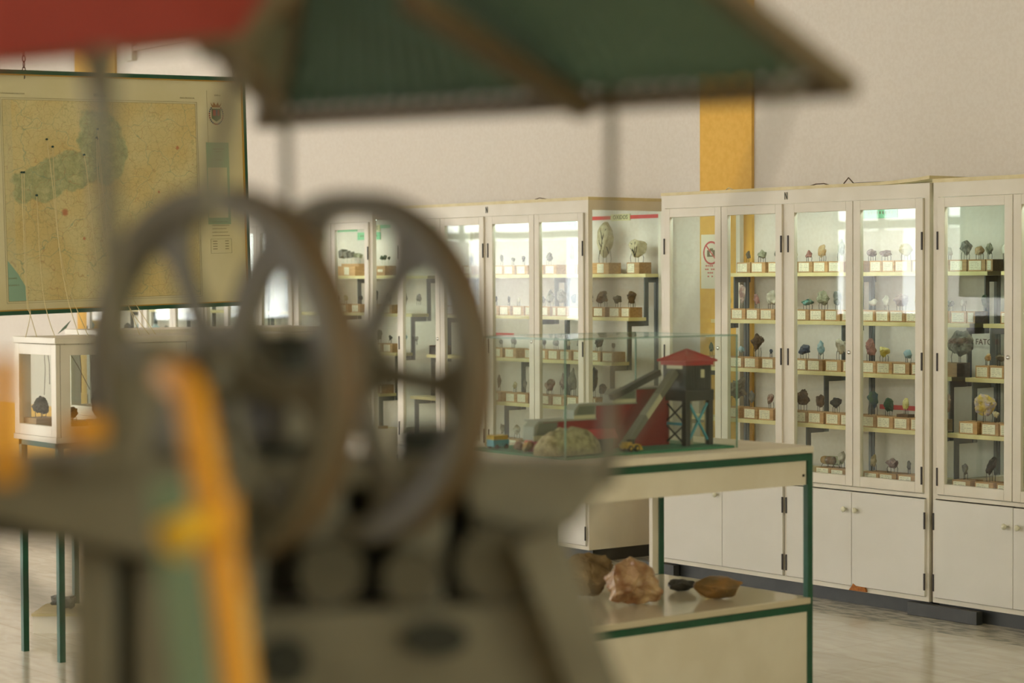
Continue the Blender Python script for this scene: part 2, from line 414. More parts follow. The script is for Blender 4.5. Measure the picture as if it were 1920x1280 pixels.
nt_.links.new(d_.outputs[0], m_.inputs[1]); nt_.links.new(t_.outputs[0], m_.inputs[2]); nt_.links.new(m_.outputs[0], o_.inputs[0])
for i, (a, b) in enumerate(wins):
    g = MB().box(a, b, WY0 - .12, WY0 - .11, SILL, HEAD)
    o = struct('window_%d' % (i + 1), g, MT['pane'])
    f = MB(); z0, z1 = SILL, HEAD; y0, y1 = WY0 - .10, WY0 - .04
    for x in (a, (a + b) / 2 - .025, b - .05): f.box(x, x + .05, y0, y1, z0, z1)
    for z in (z0, 2.18, z1 - .05): f.box(a, b, y0, y1, z, z + (.05 if z != 2.18 else .1))
    f.build('window_frame', MT['curtain_dark'], o)
    # curtain drawn across the lower lights, a little gathered, different in each window
    rnd = random.Random(i); c = MB(); x0 = a + .05 + rnd.uniform(0, .25); x1 = b - .05 - rnd.uniform(0, .3); n = 90
    for s_ in range(n + 1):
        x = x0 + (x1 - x0) * s_ / n; y = WY0 + .03 + .018 * sin(s_ * .75 + 1.7 * sin(s_ * .13 + i))
        c.v += [Vector((x, y, SILL - .03)), Vector((x + .02 * sin(s_ * .3), y, 2.16))]
    c.f = [(2 * k, 2 * k + 2, 2 * k + 3, 2 * k + 1) for k in range(n)]; c.sm = [True] * n
    cu = c.build('curtain', mcur, None, fix=False)
    tag(cu, 'thin white curtain in front of window %s of the window wall' % ['one', 'two', 'three', 'four', 'five', 'six', 'seven', 'eight', 'nine'][i], 'curtain', 'thin curtains')
# ochre pilasters and dado on the back wall
struct('trim_1', MB().box(-8.965, -8.545, WY1 - .02, WY1, 0, CZ), MT['ochre'])
struct('trim_2', MB().box(-16.82, -16.10, WY1 - .02, WY1, .52, CZ), MT['ochre'])
dado = MB().box(WX0, -15.5, WY1 - .012, WY1, .0, .30).box(WX0, -15.5, WY1 - .012, WY1, .305, .5)
dado.box(WX0, -15.5, WY1 - .008, WY1, .29, .31)
struct('trim_3', dado, MT['ochre'])
struct('trim_4', MB().box(WX0, WX0 + .012, WY0, WY1, 0, .5), MT['ochre'])
tk = MB(); p0 = ony(243, 104, WY1); p1 = ony(350, 78, WY1)
tk.box(p0.x, p1.x + 2.5, WY1 - .04, WY1 - .003, p0.z + .03, p0.z + .07).box(p0.x, p0.x + .13, WY1 - .05, WY1 - .003, p0.z - .05, p0.z + .25)
tag(tk.build('cable_trunking', MT['trunking']), 'white cable trunking box on the back wall above the framed map', 'trunking')

MT['tube'] = emit('lit_tube', (.82, 1.0, .98, 1), TUBE_STRENGTH)
# ================================================================== showcases
TZ = [1.634, 1.382, 1.128, .870, .612]      # top of each stepped shelf
TY = [8.19, 8.06, 7.93, 7.80, 7.76]         # front of each step
CW, DEP, TOPZ = 1.885, .585, 2.050
def frame_mb(x0, x1, z0, z1, y0, y1, w, wb=None):
    wb = wb or w
    return MB().box(x0, x0 + w, y0, y1, z0, z1).box(x1 - w, x1, y0, y1, z0, z1).box(x0 + w, x1 - w, y0, y1, z1 - w, z1).box(x0 + w, x1 - w, y0, y1, z0, z0 + wb)
def showcase(x0, label, dy=0, lift=0, worn=False):
    E = empty('display_showcase', (x0, FRONT + dy, 0), label=label, cat='display cabinet', group='white glazed mineral showcases along the back wall')
    W, D = CW, DEP
    bld = lambda mb, n, m, p=E, **k: mb.build(n, MT[m], p, **k)
    c = MB()
    c.box(0, W, 0, D, .07, .092).box(0, .018, 0, D, .092, .562).box(W - .018, W, 0, D, .092, .562)
    c.box(0, W, .0, D, .562, .580).box(W/2 - .012, W/2 + .012, 0, .05, .092, .562)
    for xa in (0, W - .03): c.box(xa, xa + .03, 0, .03, .58, TOPZ); c.box(xa, xa + .03, D - .03, D, .58, TOPZ)
    for xa in (0, W - .02): c.box(xa, xa + .02, .03, D - .03, TOPZ - .055, TOPZ); c.box(xa, xa + .02, .03, D - .03, .58, .64)
    c.box(W/2 - .02, W/2 + .02, 0, .03, .58, TOPZ - .07)
    bld(c, 'carcase', 'white_paint')
    bld(MB().box(.018, W - .018, .05, D, .58, .598), 'cabinet_floor', 'edge_wood')
    bld(MB().box(.03, W - .03, 0, .022, TOPZ - .068, TOPZ), 'fascia', 'white_paint')
    tl_ = bld(MB().tube([(.06, .075, 2.008), (W - .06, .075, 2.008)], .013, 12), 'lamp_tube', 'tube')
    bld(MB().box(.05, W - .05, .04, .11, 2.024, 2.045), 'lamp_housing', 'white_paint')
    tb = MB()
    if worn:   # thin curling board
        n = 24
        for k in range(n):
            xa, xb = -.002 + (W + .004) * k / n, -.002 + (W + .004) * (k + 1) / n
            za = .0 + (.018 * max(0, (k - 19) / 5) ** 2) ; zb = .0 + (.018 * max(0, (k + 1 - 19) / 5) ** 2)
            tb.add([(xa,-.004,TOPZ+za),(xb,-.004,TOPZ+zb),(xb,D,TOPZ+zb),(xa,D,TOPZ+za),(xa,-.004,TOPZ+.016+za),(xb,-.004,TOPZ+.016+zb),(xb,D,TOPZ+.016+zb),(xa,D,TOPZ+.016+za)],
                   [(3,2,1,0),(4,5,6,7),(0,1,5,4),(2,3,7,6),(1,2,6,5),(3,0,4,7)])
    else: tb.box(-.003, W + .003, -.003, D, TOPZ, TOPZ + .018)
    bld(tb, 'top_board', 'edge_wood')
    bld(MB().box(.01, W - .01, .035, D - .02, 0, .07), 'plinth', 'dark_plinth')
    xs = [.032, W/4 + .006, W/2 - .022, W/2 + .022, W*3/4 - .006, W - .032]
    doors = [(.032, W/4 + .004), (W/4 + .008, W/2 - .021), (W/2 + .021, W*3/4 - .008), (W*3/4 - .004, W - .032)]
    for i, (a, b) in enumerate(doors):
        f = bld(frame_mb(a, b, .585, TOPZ - .071, -.012, .012, .046, .05), 'glass_door', 'white_paint', bevel=.002)
        bld(MB().box(a + .04, b - .04, -.001, .003, .63, TOPZ - .115), 'pane', 'glass', f)
        hx = a + .004 if i in (0, 2) else b - .004
        for z in (TOPZ - .26, 1.22, .68): bld(MB().box(hx - .004, hx + .004, -.016, -.01, z - .055, z + .03), 'hinge', 'black', f)
        if i in (0, 2):
            M = Matrix.Translation((b - .022, -.012, 1.24)) @ Matrix.Rotation(R(90), 4, 'X')
            bld(MB().lathe([(0, .004), (.010, .004), (.010, 0), (0, 0)], 16, M), 'lock', 'chrome', f)
    lows = [(.016, W/4 + .012), (W/4 + .015, W/2 - .014), (W/2 + .014, W*3/4 - .0135), (W*3/4 - .0105, W - .016)]
    for i, (a, b) in enumerate(lows):
        f = bld(MB().box(a, b, -.014, .003, .096, .557), 'cupboard_door', 'laminate', bevel=.0015)
        hx = a + .0 if i in (0, 2) else b
        for z in (.46, .17): bld(MB().box(hx - .004, hx + .004, -.018, -.012, z - .045, z + .035), 'hinge', 'black', f)
        if not (i == 1 and worn):
            kx = b - .035 if i in (0, 2) else a + .035
            M = Matrix.Translation((kx, -.014, .470)) @ Matrix.Rotation(R(90), 4, 'X')
            bld(MB().lathe([(.004, 0), (.004, .014), (.013, .016), (.014, .022), (.010, .027), (0, .028)], 18, M), 'knob', 'knob', f)
    for xa, n in ((.010, 0), (W - .014, 1)):
        bld(MB().box(xa, xa + .004, .03, D - .03, .64, TOPZ - .055), 'side_pane', 'glass')
    for i in range(4):
        y = TY[i] - FRONT - dy
        bld(MB().box(.035, W - .035, y, y + .135, TZ[i] - .02, TZ[i]), 'stepped_shelf', 'shelf', bevel=.001)
    for xb in (.07, W/2 + .06, W - .06):
        b_ = MB(); t = .03
        b_.box(xb - .004, xb + .004, D - .028, D - .028 + t, .60, TZ[0] - .022)
        for i in range(4):
            y0 = TY[i] - FRONT - dy; zt = TZ[i] - .021
            b_.box(xb - .004, xb + .004, y0 + .012, y0 + .135, zt - t, zt)
            zl = TZ[i + 1] - .05 if i < 3 else .599
            b_.box(xb - .004, xb + .004, y0 + .012, y0 + .012 + t, zl, zt - t)
        bld(b_, 'step_bracket', 'bracket')
    # face of the uprights as seen from the front
    rails = MB()
    for xb in (.07, W/2 + .06, W - .06):
        rails.box(xb - .018, xb + .018, D - .022, D - .018, .60, TZ[0] - .022)
    bld(rails, 'wall_rail', 'bracket')
    if worn:
        ch = MB().prism([(W*.745, -.0155, .094), (W*.75, -.0155, .108), (W*.76, -.0155, .098), (W*.79, -.0155, .097), (W*.795, -.0155, .074), (W*.735, -.0155, .073)], (0, .012, 0))
        bld(ch, 'chipped_edge', 'chip')['label'] = 'bare brown chipboard where the edging broke off'
    # black N hung on the centre post
    text_mesh('letter', 'N', .052, MT['ink'], E, (W/2, -.003, TOPZ - .032), (R(90), 0, 0), extrude=.001).scale = (.55, 1.05, 1)
    return E
SC = {'R2': -6.715, 'R1': -8.613, 'L': -11.115, 'L2': -13.275, 'L3': -15.42}
showcase(SC['R2'], 'white glazed showcase cut off by the right edge of the picture', dy=.012)
showcase(SC['R1'], 'white glazed showcase with peeling top board and chipped base, behind the green table', worn=True)
showcase(SC['L'], 'white glazed showcase with the OXIDOS strip, left of the ochre pilaster')
showcase(SC['L2'], 'white glazed showcase seen through the right flywheel, with cube crystals')
showcase(SC['L3'], 'farthest white glazed showcase, seen between map and display cases')
# dark floor blocks against the plinths
for (x, y, l, lab) in ((-6.84, 7.735, .42, 'dark plinth block on the floor where two showcases meet'), (-8.80, 7.74, .30, 'dark plinth block at the left foot of the pilaster-side showcase')):
    tag(MB().box(x, x + l, y - .03, y + .012, 0, .062).build('plinth_block', MT['dark_plinth'], bevel=.002), lab, 'plinth block')
# strips, signs and sheets on the wall behind the showcases
YB = WY1 - .004
def strip(x0, x1, z, h, label, y=YB):
    tag(MB().box(x0, x1, y - .003, y, z - h/2, z + h/2).build('red_strip', MT['red_strip']), label, 'strip', 'red strips inside the showcases')
strip(-10.05, -9.765, 1.972, .022, 'red strip left of the OXIDOS word in the showcase')
strip(-9.585, -9.26, 1.972, .022, 'red strip right of the OXIDOS word in the showcase')
s_ = empty('name_sign', (-9.675, YB, 1.972), label='cream sign reading OXIDOS between red strips', cat='sign')
MB().box(-.088, .088, -.004, 0, -.020, .020).build('sign_board', MT['sign_cream'], s_)
text_mesh('lettering', 'OXIDOS', .036, MT['ink'], s_, (0, -.0045, 0), (R(90), 0, 0), extrude=.0004)
pa = ony(1822, 641, 8.34); pb = ony(1868, 641, 8.34)
s_ = empty('name_sign', ((pa.x + pb.x)/2, YB, pa.z), label='letters FATOS on the wall behind the right edge showcase', cat='sign')
MB().box(-.12, .12, -.004, 0, -.02, .02).build('sign_board', MT['plaster'], s_)
text_mesh('lettering', 'FATOS', .042, MT['ink'], s_, (0, -.0045, 0), (R(90), 0, 0), extrude=.0004)
strip(pb.x + .03, pb.x + .6, pb.z, .026, 'red strip beside the letters FATOS')
pa = ony(1646, 762, 8.34); pb = ony(1724, 762, 8.34)
strip(pa.x, pb.x, pa.z, .024, 'magenta red strip behind the blue and green mineral')
pa = ony(917, 627, 8.34); pb = ony(960, 627, 8.34)
strip(pa.x, pb.x, pa.z, .024, 'red strip behind the third shelf of the OXIDOS showcase')
def green_sign(px0, px1, py0, py1, label):
    a = ony(px0, (py0 + py1)/2, YB); b = ony(px1, (py0 + py1)/2, YB); t = ony(px0, py0, YB); u = ony(px0, py1, YB)
    e = empty('green_sign', ((a.x + b.x)/2, YB, (t.z + u.z)/2), label=label, cat='sign', group='green class signs')
    w, h = (b.x - a.x)/2, (t.z - u.z)/2
    MB().box(-w, w, -.004, 0, -h, h).build('sign_board', MT['green_sign'], e)
    d = MB()
    for k in range(9):
        x = -w*.7 + k * w*.17
        d.box(x, x + .008, -.005, -.004, -.006, .008)
    for sx in (-1, 1): d.box(sx*w*.92 - .002, sx*w*.92 + .002, -.006, -.004, -.002, .002)
    d.build('lettering', MT['ink_brown'], e)
green_sign(1619, 1683, 390, 410, 'pale green sign high in the fourth door of the chipped showcase')
green_sign(1033, 1079, 413, 430, 'pale green sign high in the rightmost door of the OXIDOS showcase')
green_sign(671, 714, 436, 450, 'pale green sign high in the showcase seen through the flywheel')
def topstrip(px0, px1, y, label):
    a = ony(px0, y, YB); b = ony(px1, y, YB)
    tag(MB().box(a.x, b.x, YB - .003, YB, a.z - .012, a.z + .012).build('green_strip', MT['green_sign']), label, 'strip', 'green strips at the top of the showcases')
topstrip(1494, 1585, 394, 'thin green strip above the third door of the chipped showcase')
topstrip(1684, 1727, 384, 'thin green strip above the fourth door of the chipped showcase')
topstrip(1772, 1850, 380, 'thin green strip in the right edge showcase')
topstrip(626, 670, 432, 'thin green strip in the showcase seen through the flywheel')
topstrip(714, 733, 424, 'short green strip beside the OS letters')
topstrip(790, 808, 424, 'short green strip near the left of the OXIDOS showcase')
s_ = empty('name_sign', (ony(706, 427, YB).x, YB, ony(706, 427, YB).z), label='cream sign with the letters OS seen through the flywheel', cat='sign')
MB().box(-.06, .05, -.004, 0, -.022, .022).build('sign_board', MT['sign_cream'], s_)
text_mesh('lettering', 'OS', .04, MT['ink'], s_, (0, -.0045, 0), (R(90), 0, 0), extrude=.0004)
# no-photography sheet
a = ony(1313, 440, 8.33); b = ony(1352, 541, 8.33)
ns = empty('no_photo_notice', ((a.x + b.x)/2, WY1 - .022, (a.z + b.z)/2), label='white sheet with a crossed-out camera in a red ring, on the ochre pilaster', cat='notice')
w_, h_ = abs(b.x - a.x)/2, abs(a.z - b.z)/2
MB().box(-w_, w_, -.002, 0, -h_, h_).build('sheet', MT['paper'], ns)
rg = MB(); zc = h_*.32; n = 40; r0, r1 = .056, .067
for k in range(n):
    t0, t1 = 2*pi*k/n, 2*pi*(k+1)/n
    rg.add([(r0*cos(t0), -.0032, zc + r0*sin(t0)), (r1*cos(t0), -.0032, zc + r1*sin(t0)), (r1*cos(t1), -.0032, zc + r1*sin(t1)), (r0*cos(t1), -.0032, zc + r0*sin(t1))], [(0,1,2,3)])
rg.bar((-.042, -.0032, zc + .042), (.042, -.0032, zc - .042), .001, .008, up=(1, 0, 1))
rg.build('ban_ring', MT['sign_red'], ns)
cmr = MB().box(-.034, .034, -.003, -.002, zc - .022, zc + .016).box(-.012, .014, -.003, -.002, zc + .016, zc + .026)
cmr.build('camera_symbol', MT['ink_brown'], ns)
M = Matrix.Translation((0, -.003, zc - .003)) @ Matrix.Rotation(R(90), 4, 'X')
MB().lathe([(0, .0006), (.012, .0006)], 20, M).build('camera_lens', MT['paper'], ns)
tx = MB()
for k, wd in enumerate((.062, .05, .03, .03)):
    for j in range(int(wd / .008)):
        if (j * 7 + k) % 5: tx.box(-wd + j*.016, -wd + j*.016 + .011, -.003, -.002, -.028 - k*.02, -.020 - k*.02)
tx.build('notice_text', MT['sign_red'], ns)
# loose wires on the cabinet tops
def wire(pts, Y, label, mat='cable', r=.003):
    q = [ony(px, py, Y) for px, py in pts]
    tag(MB().tube(q, r, 6).build('loose_wire', MT[mat]), label, 'wire', 'loose wires on the showcase tops')
wire([(834, 388), (850, 387), (868, 386), (869, 383), (876, 383), (890, 386)], 7.9, 'loose wire on the showcase top left of its N')
wire([(949, 384), (954, 378), (962, 376), (970, 379), (973, 383)], 7.9, 'arched wire on the showcase top right of the left N')
wire([(1001, 380), (1003, 374), (1012, 371), (1030, 374), (1050, 377)], 7.9, 'long curved wire near the corner of the OXIDOS showcase')
wire([(1515, 350), (1530, 345), (1545, 344), (1555, 347)], 7.78, 'pale wire lying on the peeling top board')
wire([(1582, 344), (1591, 333), (1600, 343)], 7.78, 'pointed loop of wire on the peeling top board')
wire([(1362, 355), (1366, 352), (1376, 356)], 7.78, 'short pale wire below the ochre pilaster', 'string')
wire([(493, 405), (497, 402), (505, 406), (535, 405)], 7.9, 'thin wire on the showcase left of the right flywheel')
wire([(1600, 344), (1660, 341), (1715, 338), (1738, 333)], 7.74, 'dark cable along the peeling top board', 'black', .004)

# ================================================================== specimens
ORD = ['first', 'second', 'third', 'fourth', 'fifth', 'sixth', 'seventh', 'eighth', 'ninth', 'tenth', 'eleventh', 'twelfth', 'thirteenth', 'fourteenth', 'fifteenth', 'sixteenth', 'seventeenth', 'eighteenth', 'nineteenth', 'twentieth']
TN = ['top', 'second', 'third', 'fourth', 'bottom']
BN = {'R2': 'rightmost showcase', 'R1': 'chipped showcase', 'L': 'OXIDOS showcase', 'L2': 'showcase with cube crystals', 'L3': 'farthest showcase'}
# (label left px or None, rock centre px, rock width px, rock height px, colour[, options])
S = {}
S['R1', 0] = [(1383,1402,9,15,'gb'),(1410.5,1428,22,17,'gg','f'),(1442,1458,14,22,'gr'),(1472,1490,14,14,'cr'),(1498,1516,18,15,'pk'),(1526.5,1542,19,25,'or'),(1555,1576,20,33,'gg'),(1586.7,1602,14,26,'gg'),(1632.5,1634,22,15,'ma'),(1656,1661,28,13,'ma'),(1679.6,1698,29,25,'cr'),(1712,1726,24,36,'dk')]
S['R1', 1] = [(1352,1367,8,13,'gg'),(1373,1392,16,36,'ag','f'),(1401,1419,13,21,'pk'),(1427,1446,21,29,'wh'),(1458,1474,16,16,'gr'),(1491,1514,27,14,'tq','p'),(1520,1543,27,29,'gg'),(1548,1570,17,28,'gr'),(1580,1600,16,16,'gr'),(1616,1636,17,14,'wh'),(1643.5,1661,14,21,'wh'),(1670,1689,28,25,'ma'),(1700,1720,14,22,'cr')]
S['R1', 2] = [(1318.6,1333,10,18,'dg'),(1345,1363,11,12,'gg'),(1371,1389,14,13,'lb'),(1397,1419,25,35,'br'),(1430,1445,8,9,'bl'),(1462,1477,14,12,'gr'),(1490,1508,25,20,'bl'),(1515.5,1538,17,29,'lb'),(1549.5,1575,23,31,'wh'),(1582,1600,20,20,'wh'),(1616,1632,24,33,'pk'),(1645.6,1657,26,21,'ye','p'),(1676,1702,18,17,'lb'),(1711,1724,14,20,'gr')]
S['R1', 3] = [(1361,1383,47,45,'gb','l'),(1396,1409,15,25,'gr','f'),(1424,1445,16,21,'rd'),(1458,1473,16,20,'gb'),(1490,1504,26,30,'br'),(1517,1537,18,25,'br'),(1550,1567,21,21,'dk'),(1578,1600,18,20,'gb'),(1616,1636,28,35,'bg','f'),(1646,1666,20,27,'dg'),(1678,1698,13,22,'ye','b'),(1709.5,1723,12,24,'pk')]
S['R1', 4] = [(None,1394,11,8,'dk','n'),(1559,1578,16,25,'wh'),(1621.6,1638,14,24,'cr'),(1650.7,1673,32,20,'ma','p'),(1686,1704,9,18,'gr'),(1719.5,1734,10,18,'gr')]
S['R2', 0] = [(1755,1776,20,18,'wh'),(1782,1809,25,29,'gr'),(1817,1836,22,18,'or'),(1851,1854,16,24,'gg'),(1872,1886,20,22,'wh'),(1917,1926,18,20,'gr')]
S['R2', 1] = [(1755,1781,16,12,'gr'),(1785,1806,12,14,'wh'),(1815,1846,13,24,'dg'),(1878,1892,12,20,'gg'),(1917,1926,12,16,'gr')]
S['R2', 2] = [(1778,1799,58,50,'gr','W'),(1831.5,1851,14,15,'or'),(1858,1876,21,15,'gb'),(1886,1905,16,16,'wh'),(1917,1928,14,20,'rd')]
S['R2', 3] = [(1755,1776,15,38,'rd'),(1801,1845,56,43,'mu','p'),(1842.6,1868,12,14,'cr'),(1877,1895,18,22,'gb'),(1917,1928,12,18,'ma')]
S['R2', 4] = [(1788,1810,13,22,'gr'),(1831,1858,27,36,'dk','t'),(1872,1887,10,22,'dk'),(1917,1928,12,18,'ma')]
S['L', 0] = [(747,756,10,8,'gr','n'),(772,783,10,8,'gr','n'),(870,883,8,13,'dk'),(928,941,9,16,'gr'),(947,962,8,9,'gr'),(970,982,9,12,'dk'),(1000,1009,14,14,'gr'),(1024,1029,15,18,'gr'),(1063,1073,14,33,'gg'),(1088,1101,12,32,'rk'),(1118,1134,44,68,'rk','D'),(1177,1194,48,35,'rk','E')]
S['L', 1] = [(749,759,10,17,'gr'),(770,785,12,15,'gr'),(860,871,10,14,'gr'),(885,895,8,10,'gr'),(917,930,7,12,'dk'),(938,954,7,13,'dk'),(963,972,9,11,'wh'),(986,996,8,10,'gr'),(1012,1018,11,13,'gr'),(1037,1032,18,26,'gr'),(1046,1054,21,27,'gr'),(1069,1075,11,18,'bl'),(1096,1105,18,23,'bl'),(1114,1130,28,24,'br'),(1144,1158,17,16,'dk'),(1166,1184,22,24,'br')]
S['L', 2] = [(749,756,15,17,'lb'),(772,780,8,10,'gr'),(894,900,8,12,'gr'),(923,939,8,9,'gr'),(948,962,10,14,'gr'),(985,996,8,9,'gr'),(1007,1019,10,13,'dk'),(1029,1042,14,17,'gr'),(1051,1066,8,12,'wh'),(1076,1086,10,14,'gr'),(1092,1101,10,14,'dk'),(1105,1122,20,21,'dk'),(1131,1149,8,10,'dk')]
S['L', 3] = [(901,916,10,25,'gb'),(919,935,9,25,'gb'),(949,965,10,14,'cr'),(970,983,8,20,'gr'),(995,1011,14,23,'rd'),(1013,1030,20,23,'rd'),(1037,1055,17,34,'ma'),(1064,1072,19,44,'gr'),(1092,1109,23,49,'dk'),(1113,1130,18,20,'dk')]
S['L', 4] = [(925,942,13,20,'wh'),(952,968,16,20,'wh'),(984,993,12,16,'cr')]
S['L2', 0] = [(646,664,1,1,'gr','C'),(706,716,1,1,'gg','K')]
S['L2', 1] = [(None,632,8,9,'dg'),(636.5,647,10,11,'cr'),(660,676,9,11,'dk'),(696,707,8,22,'dk'),(718,729,10,16,'dk')]
S['L2', 2] = [(641,653,15,17,'dk'),(700,708,18,20,'gb'),(719,731,9,10,'dk')]
S['L2', 3] = [(None,638,8,12,'dk'),(695,706,8,10,'br'),(712,728,12,18,'dk')]
S['L2', 4] = [(None,712,8,8,'br','n')]
S['L3', 2] = [(160,172,14,16,'lb'),(182,194,12,14,'gr'),(222,240,18,16,'bl'),(248,262,18,16,'lb'),(278,292,16,16,'lb'),(300,312,12,14,'gr'),(365,372,10,12,'gg')]
for t_, lim in enumerate((1866, 1832, 1800, 1764, 1750)):   # what stands left of the joint belongs to the chipped showcase
    mv = [q for q in S['R2', t_] if (q[0] or q[1]) < lim]
    S['R2', t_] = [q for q in S['R2', t_] if q not in mv]; S['R1', t_] = S['R1', t_] + mv
BH = .058
def size_word(w, h):
    a = max(w, h)
    return 'tiny' if a < 13 else 'small' if a < 21 else 'middle-sized' if a < 32 else 'large' if a < 45 else 'very large'
def shape_word(w, h):
    return 'tall narrow' if h > 1.55 * w else 'flat wide' if w > 1.35 * h else 'rounded'
seed = 0
for (bank, ti), lst in S.items():
    Yf = TY[ti] + .014; zt = TZ[ti] + .0005
    if ti == 4: zt = .5985
    n_all = len(lst)
    for i, sp in enumerate(lst):
        lab, rc, rw, rh, ck = sp[:5]; opt = sp[5] if len(sp) > 5 else ''
        seed += 1
        nolab = lab is None or 'n' in opt
        if lab is None: lab = rc - 12
        nxt = None
        for k in range(i + 1, n_all):
            if lst[k][0] is not None: nxt = lst[k][0]; break
        bx = ony(lab, 640, Yf).x - .008
        x1c = SC[bank] + CW - .04
        W = .108
        if bank == 'R1': x1c = -6.742
        if nxt: W = min(W, ony(nxt, 640, Yf).x - .008 - bx - .004)
        H = BH; D_ = .095
        if opt == 'W': W = .20; bx = x1c - W
        if opt == 'D': W = .17; bx -= .045
        if opt == 'E': W = .11
        if opt == 'C': W = .235; bx -= .09
        if opt == 'K': W = .12
        if opt in ('W', 'D', 'E', 'C', 'K'): H = .066
        if nxt: W = min(W, ony(nxt, 640, Yf).x - .008 - bx - .002)
        W = max(.03, min(W, x1c - bx))
        bx = max(bx, SC[bank] + .045)
        rp = ony(rc, 640, Yf + .045)
        word = ROCKC[ck][0]
        if opt in ('C', 'K'):
            lb = ('row of six cube crystals on glass tubes in a long wooden block' if opt == 'C' else 'row of four small dark crystals on glass tubes in an orange block')
        else:
            lb = '%s %s %s mineral, %s from left, %s shelf, %s' % (size_word(rw, rh), shape_word(rw, rh), word, ORD[i], TN[ti], BN[bank])
        E = empty('mineral_specimen', (bx + W/2, Yf, zt), label=lb, cat='mineral specimen', group='mineral specimens in the %s' % BN[bank])
        blk = MB().box(-W/2, W/2, 0, D_, 0, H).build('wooden_block', MT['block'], E, bevel=.001)
        if not nolab:
            lw = min(.074, W - .018)
            if opt in ('W', 'D', 'E', 'C', 'K'): lw = .06
            lx = -W/2 + .008 if opt not in ('W', 'D', 'C') else -.02
            if opt == 'K': MB().box(-.03, .03, -.0015, 0, .024, .042).build('paper_label', MT['label'], blk)
            else: MB().box(lx, lx + lw, -.0015, 0, .006, H - .007).build('paper_label', MT['label'], blk)
        d = (rp - CAM).dot(FW)
        dx = rp.x - E.location.x
        if opt in ('C', 'K'):
            xs_ = ([644, 652, 660, 668, 676, 684] if opt == 'C' else [705, 713, 723, 730])
            sz_ = ([.05, .042, .036, .030, .026, .022] if opt == 'C' else [.032, .028, .034, .024])
            rn = random.Random(5)
            if opt == 'C': MB().box(-W/2 + .015, W/2, .03, .08, H, H + .018).build('upper_block', MT['block'], E)
            for q, (xx, ss) in enumerate(zip(xs_, sz_)):
                xo = ony(xx, 640, Yf + .05).x - E.location.x
                xo = max(-W/2 + .01, min(W/2 - .01, xo)); zb = H + (.018 if opt == 'C' else 0)
                MB().lathe([(.005, zb), (.005, zb + .04), (0, zb + .04)], 10, Matrix.Translation((xo, .05, 0))).build('glass_tube', MT['case_glass'], E)
                M = Matrix.Translation((xo, .05, zb + .04 + ss*.6)) @ Matrix.Rotation(rn.uniform(0, 2), 4, 'Y') @ Matrix.Rotation(rn.uniform(0, 2), 4, 'Z')
                if opt == 'C': MB().box(-ss/2, ss/2, -ss/2, ss/2, -ss/2, ss/2).build('cube_crystal', MT['rock_gr' if q < 3 else 'rock_gg'], E, local=M)
                else:
                    vs, fs = rock(900 + q, ss, ss, ss, sub=2); MB().add([v + Vector((xo, .05, zb + .04)) for v in vs], fs).build('crystal', MT['rock_dg'], E)
            continue
        rW, rH = rw * d / F, rh * d / F
        gap = 0 if 'n' in opt else (.020 if rh < 30 else .028)
        zr = H + gap
        if 'b' in opt:
            MB().box(dx - .035, dx + .035, .02, .07, H, H + .014).build('dark_base', MT['rock_br'], E); zr = H + .035
        vs, fs = rock(seed * 7 + 3, rW, (rW * .45 if opt in ('f', 'E') else min(rW * .85, .1)), rH, rough=.5 if opt == 'l' else .14 if opt in ('D', 'E') else .38, lumpy=.5 if opt == 'l' else 0,
                      sub=4 if rh > 27 else 3, facets=4 if opt == 'D' else 9)
        if opt == 'p':   # broad above, narrow below
            vs = [Vector((v.x * (.45 + .55 * min(1, v.z / rH * 1.6)), v.y, v.z)) for v in vs]
        if opt == 't':
            vs = [Vector(((v.x * .45) + (v.z / rH - .5) * rW * .6, v.y, v.z)) for v in vs]
        if opt == 'D':   # upright slab, narrow foot
            vs = [Vector((v.x * (.72 + .28 * min(1, v.z / rH * 2.2)) , v.y * .5, v.z)) for v in vs]
        yo = .048
        rk = MB().add([v + Vector((dx, yo, zr)) for v in vs], fs, smooth=(ck in ('cr', 'wh', 'lb'))).build('rock', MT['rock_' + ck], E)
        if opt in ('D', 'E'):
            br = MB(); rn = random.Random(seed)
            if opt == 'D':
                paths = [[(-.35, .12), (-.1, .3), (.0, .5), (.12, .62), (.3, .8)], [(0, .5), (-.1, .75), (-.12, .9)], [(-.1, .3), (-.3, .42), (-.32, .5)], [(.0, .42), (.25, .3), (.35, .12)]]
            else:
                paths = [[(0, .05), (-.02, .4), (-.15, .75)], [(0, .2), (.15, .5), (.12, .85)], [(-.02, .3), (-.22, .5), (-.25, .8)], [(0, .1), (.22, .35), (.28, .6)]]
            for pth in paths:
                pts = []
                for (u, v_) in pth:
                    # sit on the front surface of the rock
                    X_, Z_ = dx + u * rW * .8, zr + v_ * rH
                    near = min((q + Vector((dx, yo, zr)) for q in vs if q.y < 0), key=lambda q: (q.x - X_)**2 + (q.z - Z_)**2)
                    pts.append((X_, near.y - .001, Z_))
                br.tube(pts, .0026, 5)
            br.build('dendrite_vein', MT['rock_dk'], rk)
        if gap:
            st = MB(); k = 4 if rw > 18 else 3
            for q in range(k):
                a = 2 * pi * q / k + .5
                rx, ry = rW * (.30 if rw > 10 else .2) * cos(a), min(.03, rW * .3) * sin(a)
                top = (dx + rx * .8, yo + ry, zr + rH * .22)
                st.tube([(dx + rx * .9, yo + ry * 1.1, H - .002), (dx + rx, yo + ry * 1.15, H + gap), top], .0013, 5)
            if 'b' in opt: st.tube([(dx, yo - .003, H + .01), (dx, yo - .003, zr + rH * .3)], .0018, 6)
            st.build('wire_stand', MT['black'], E)
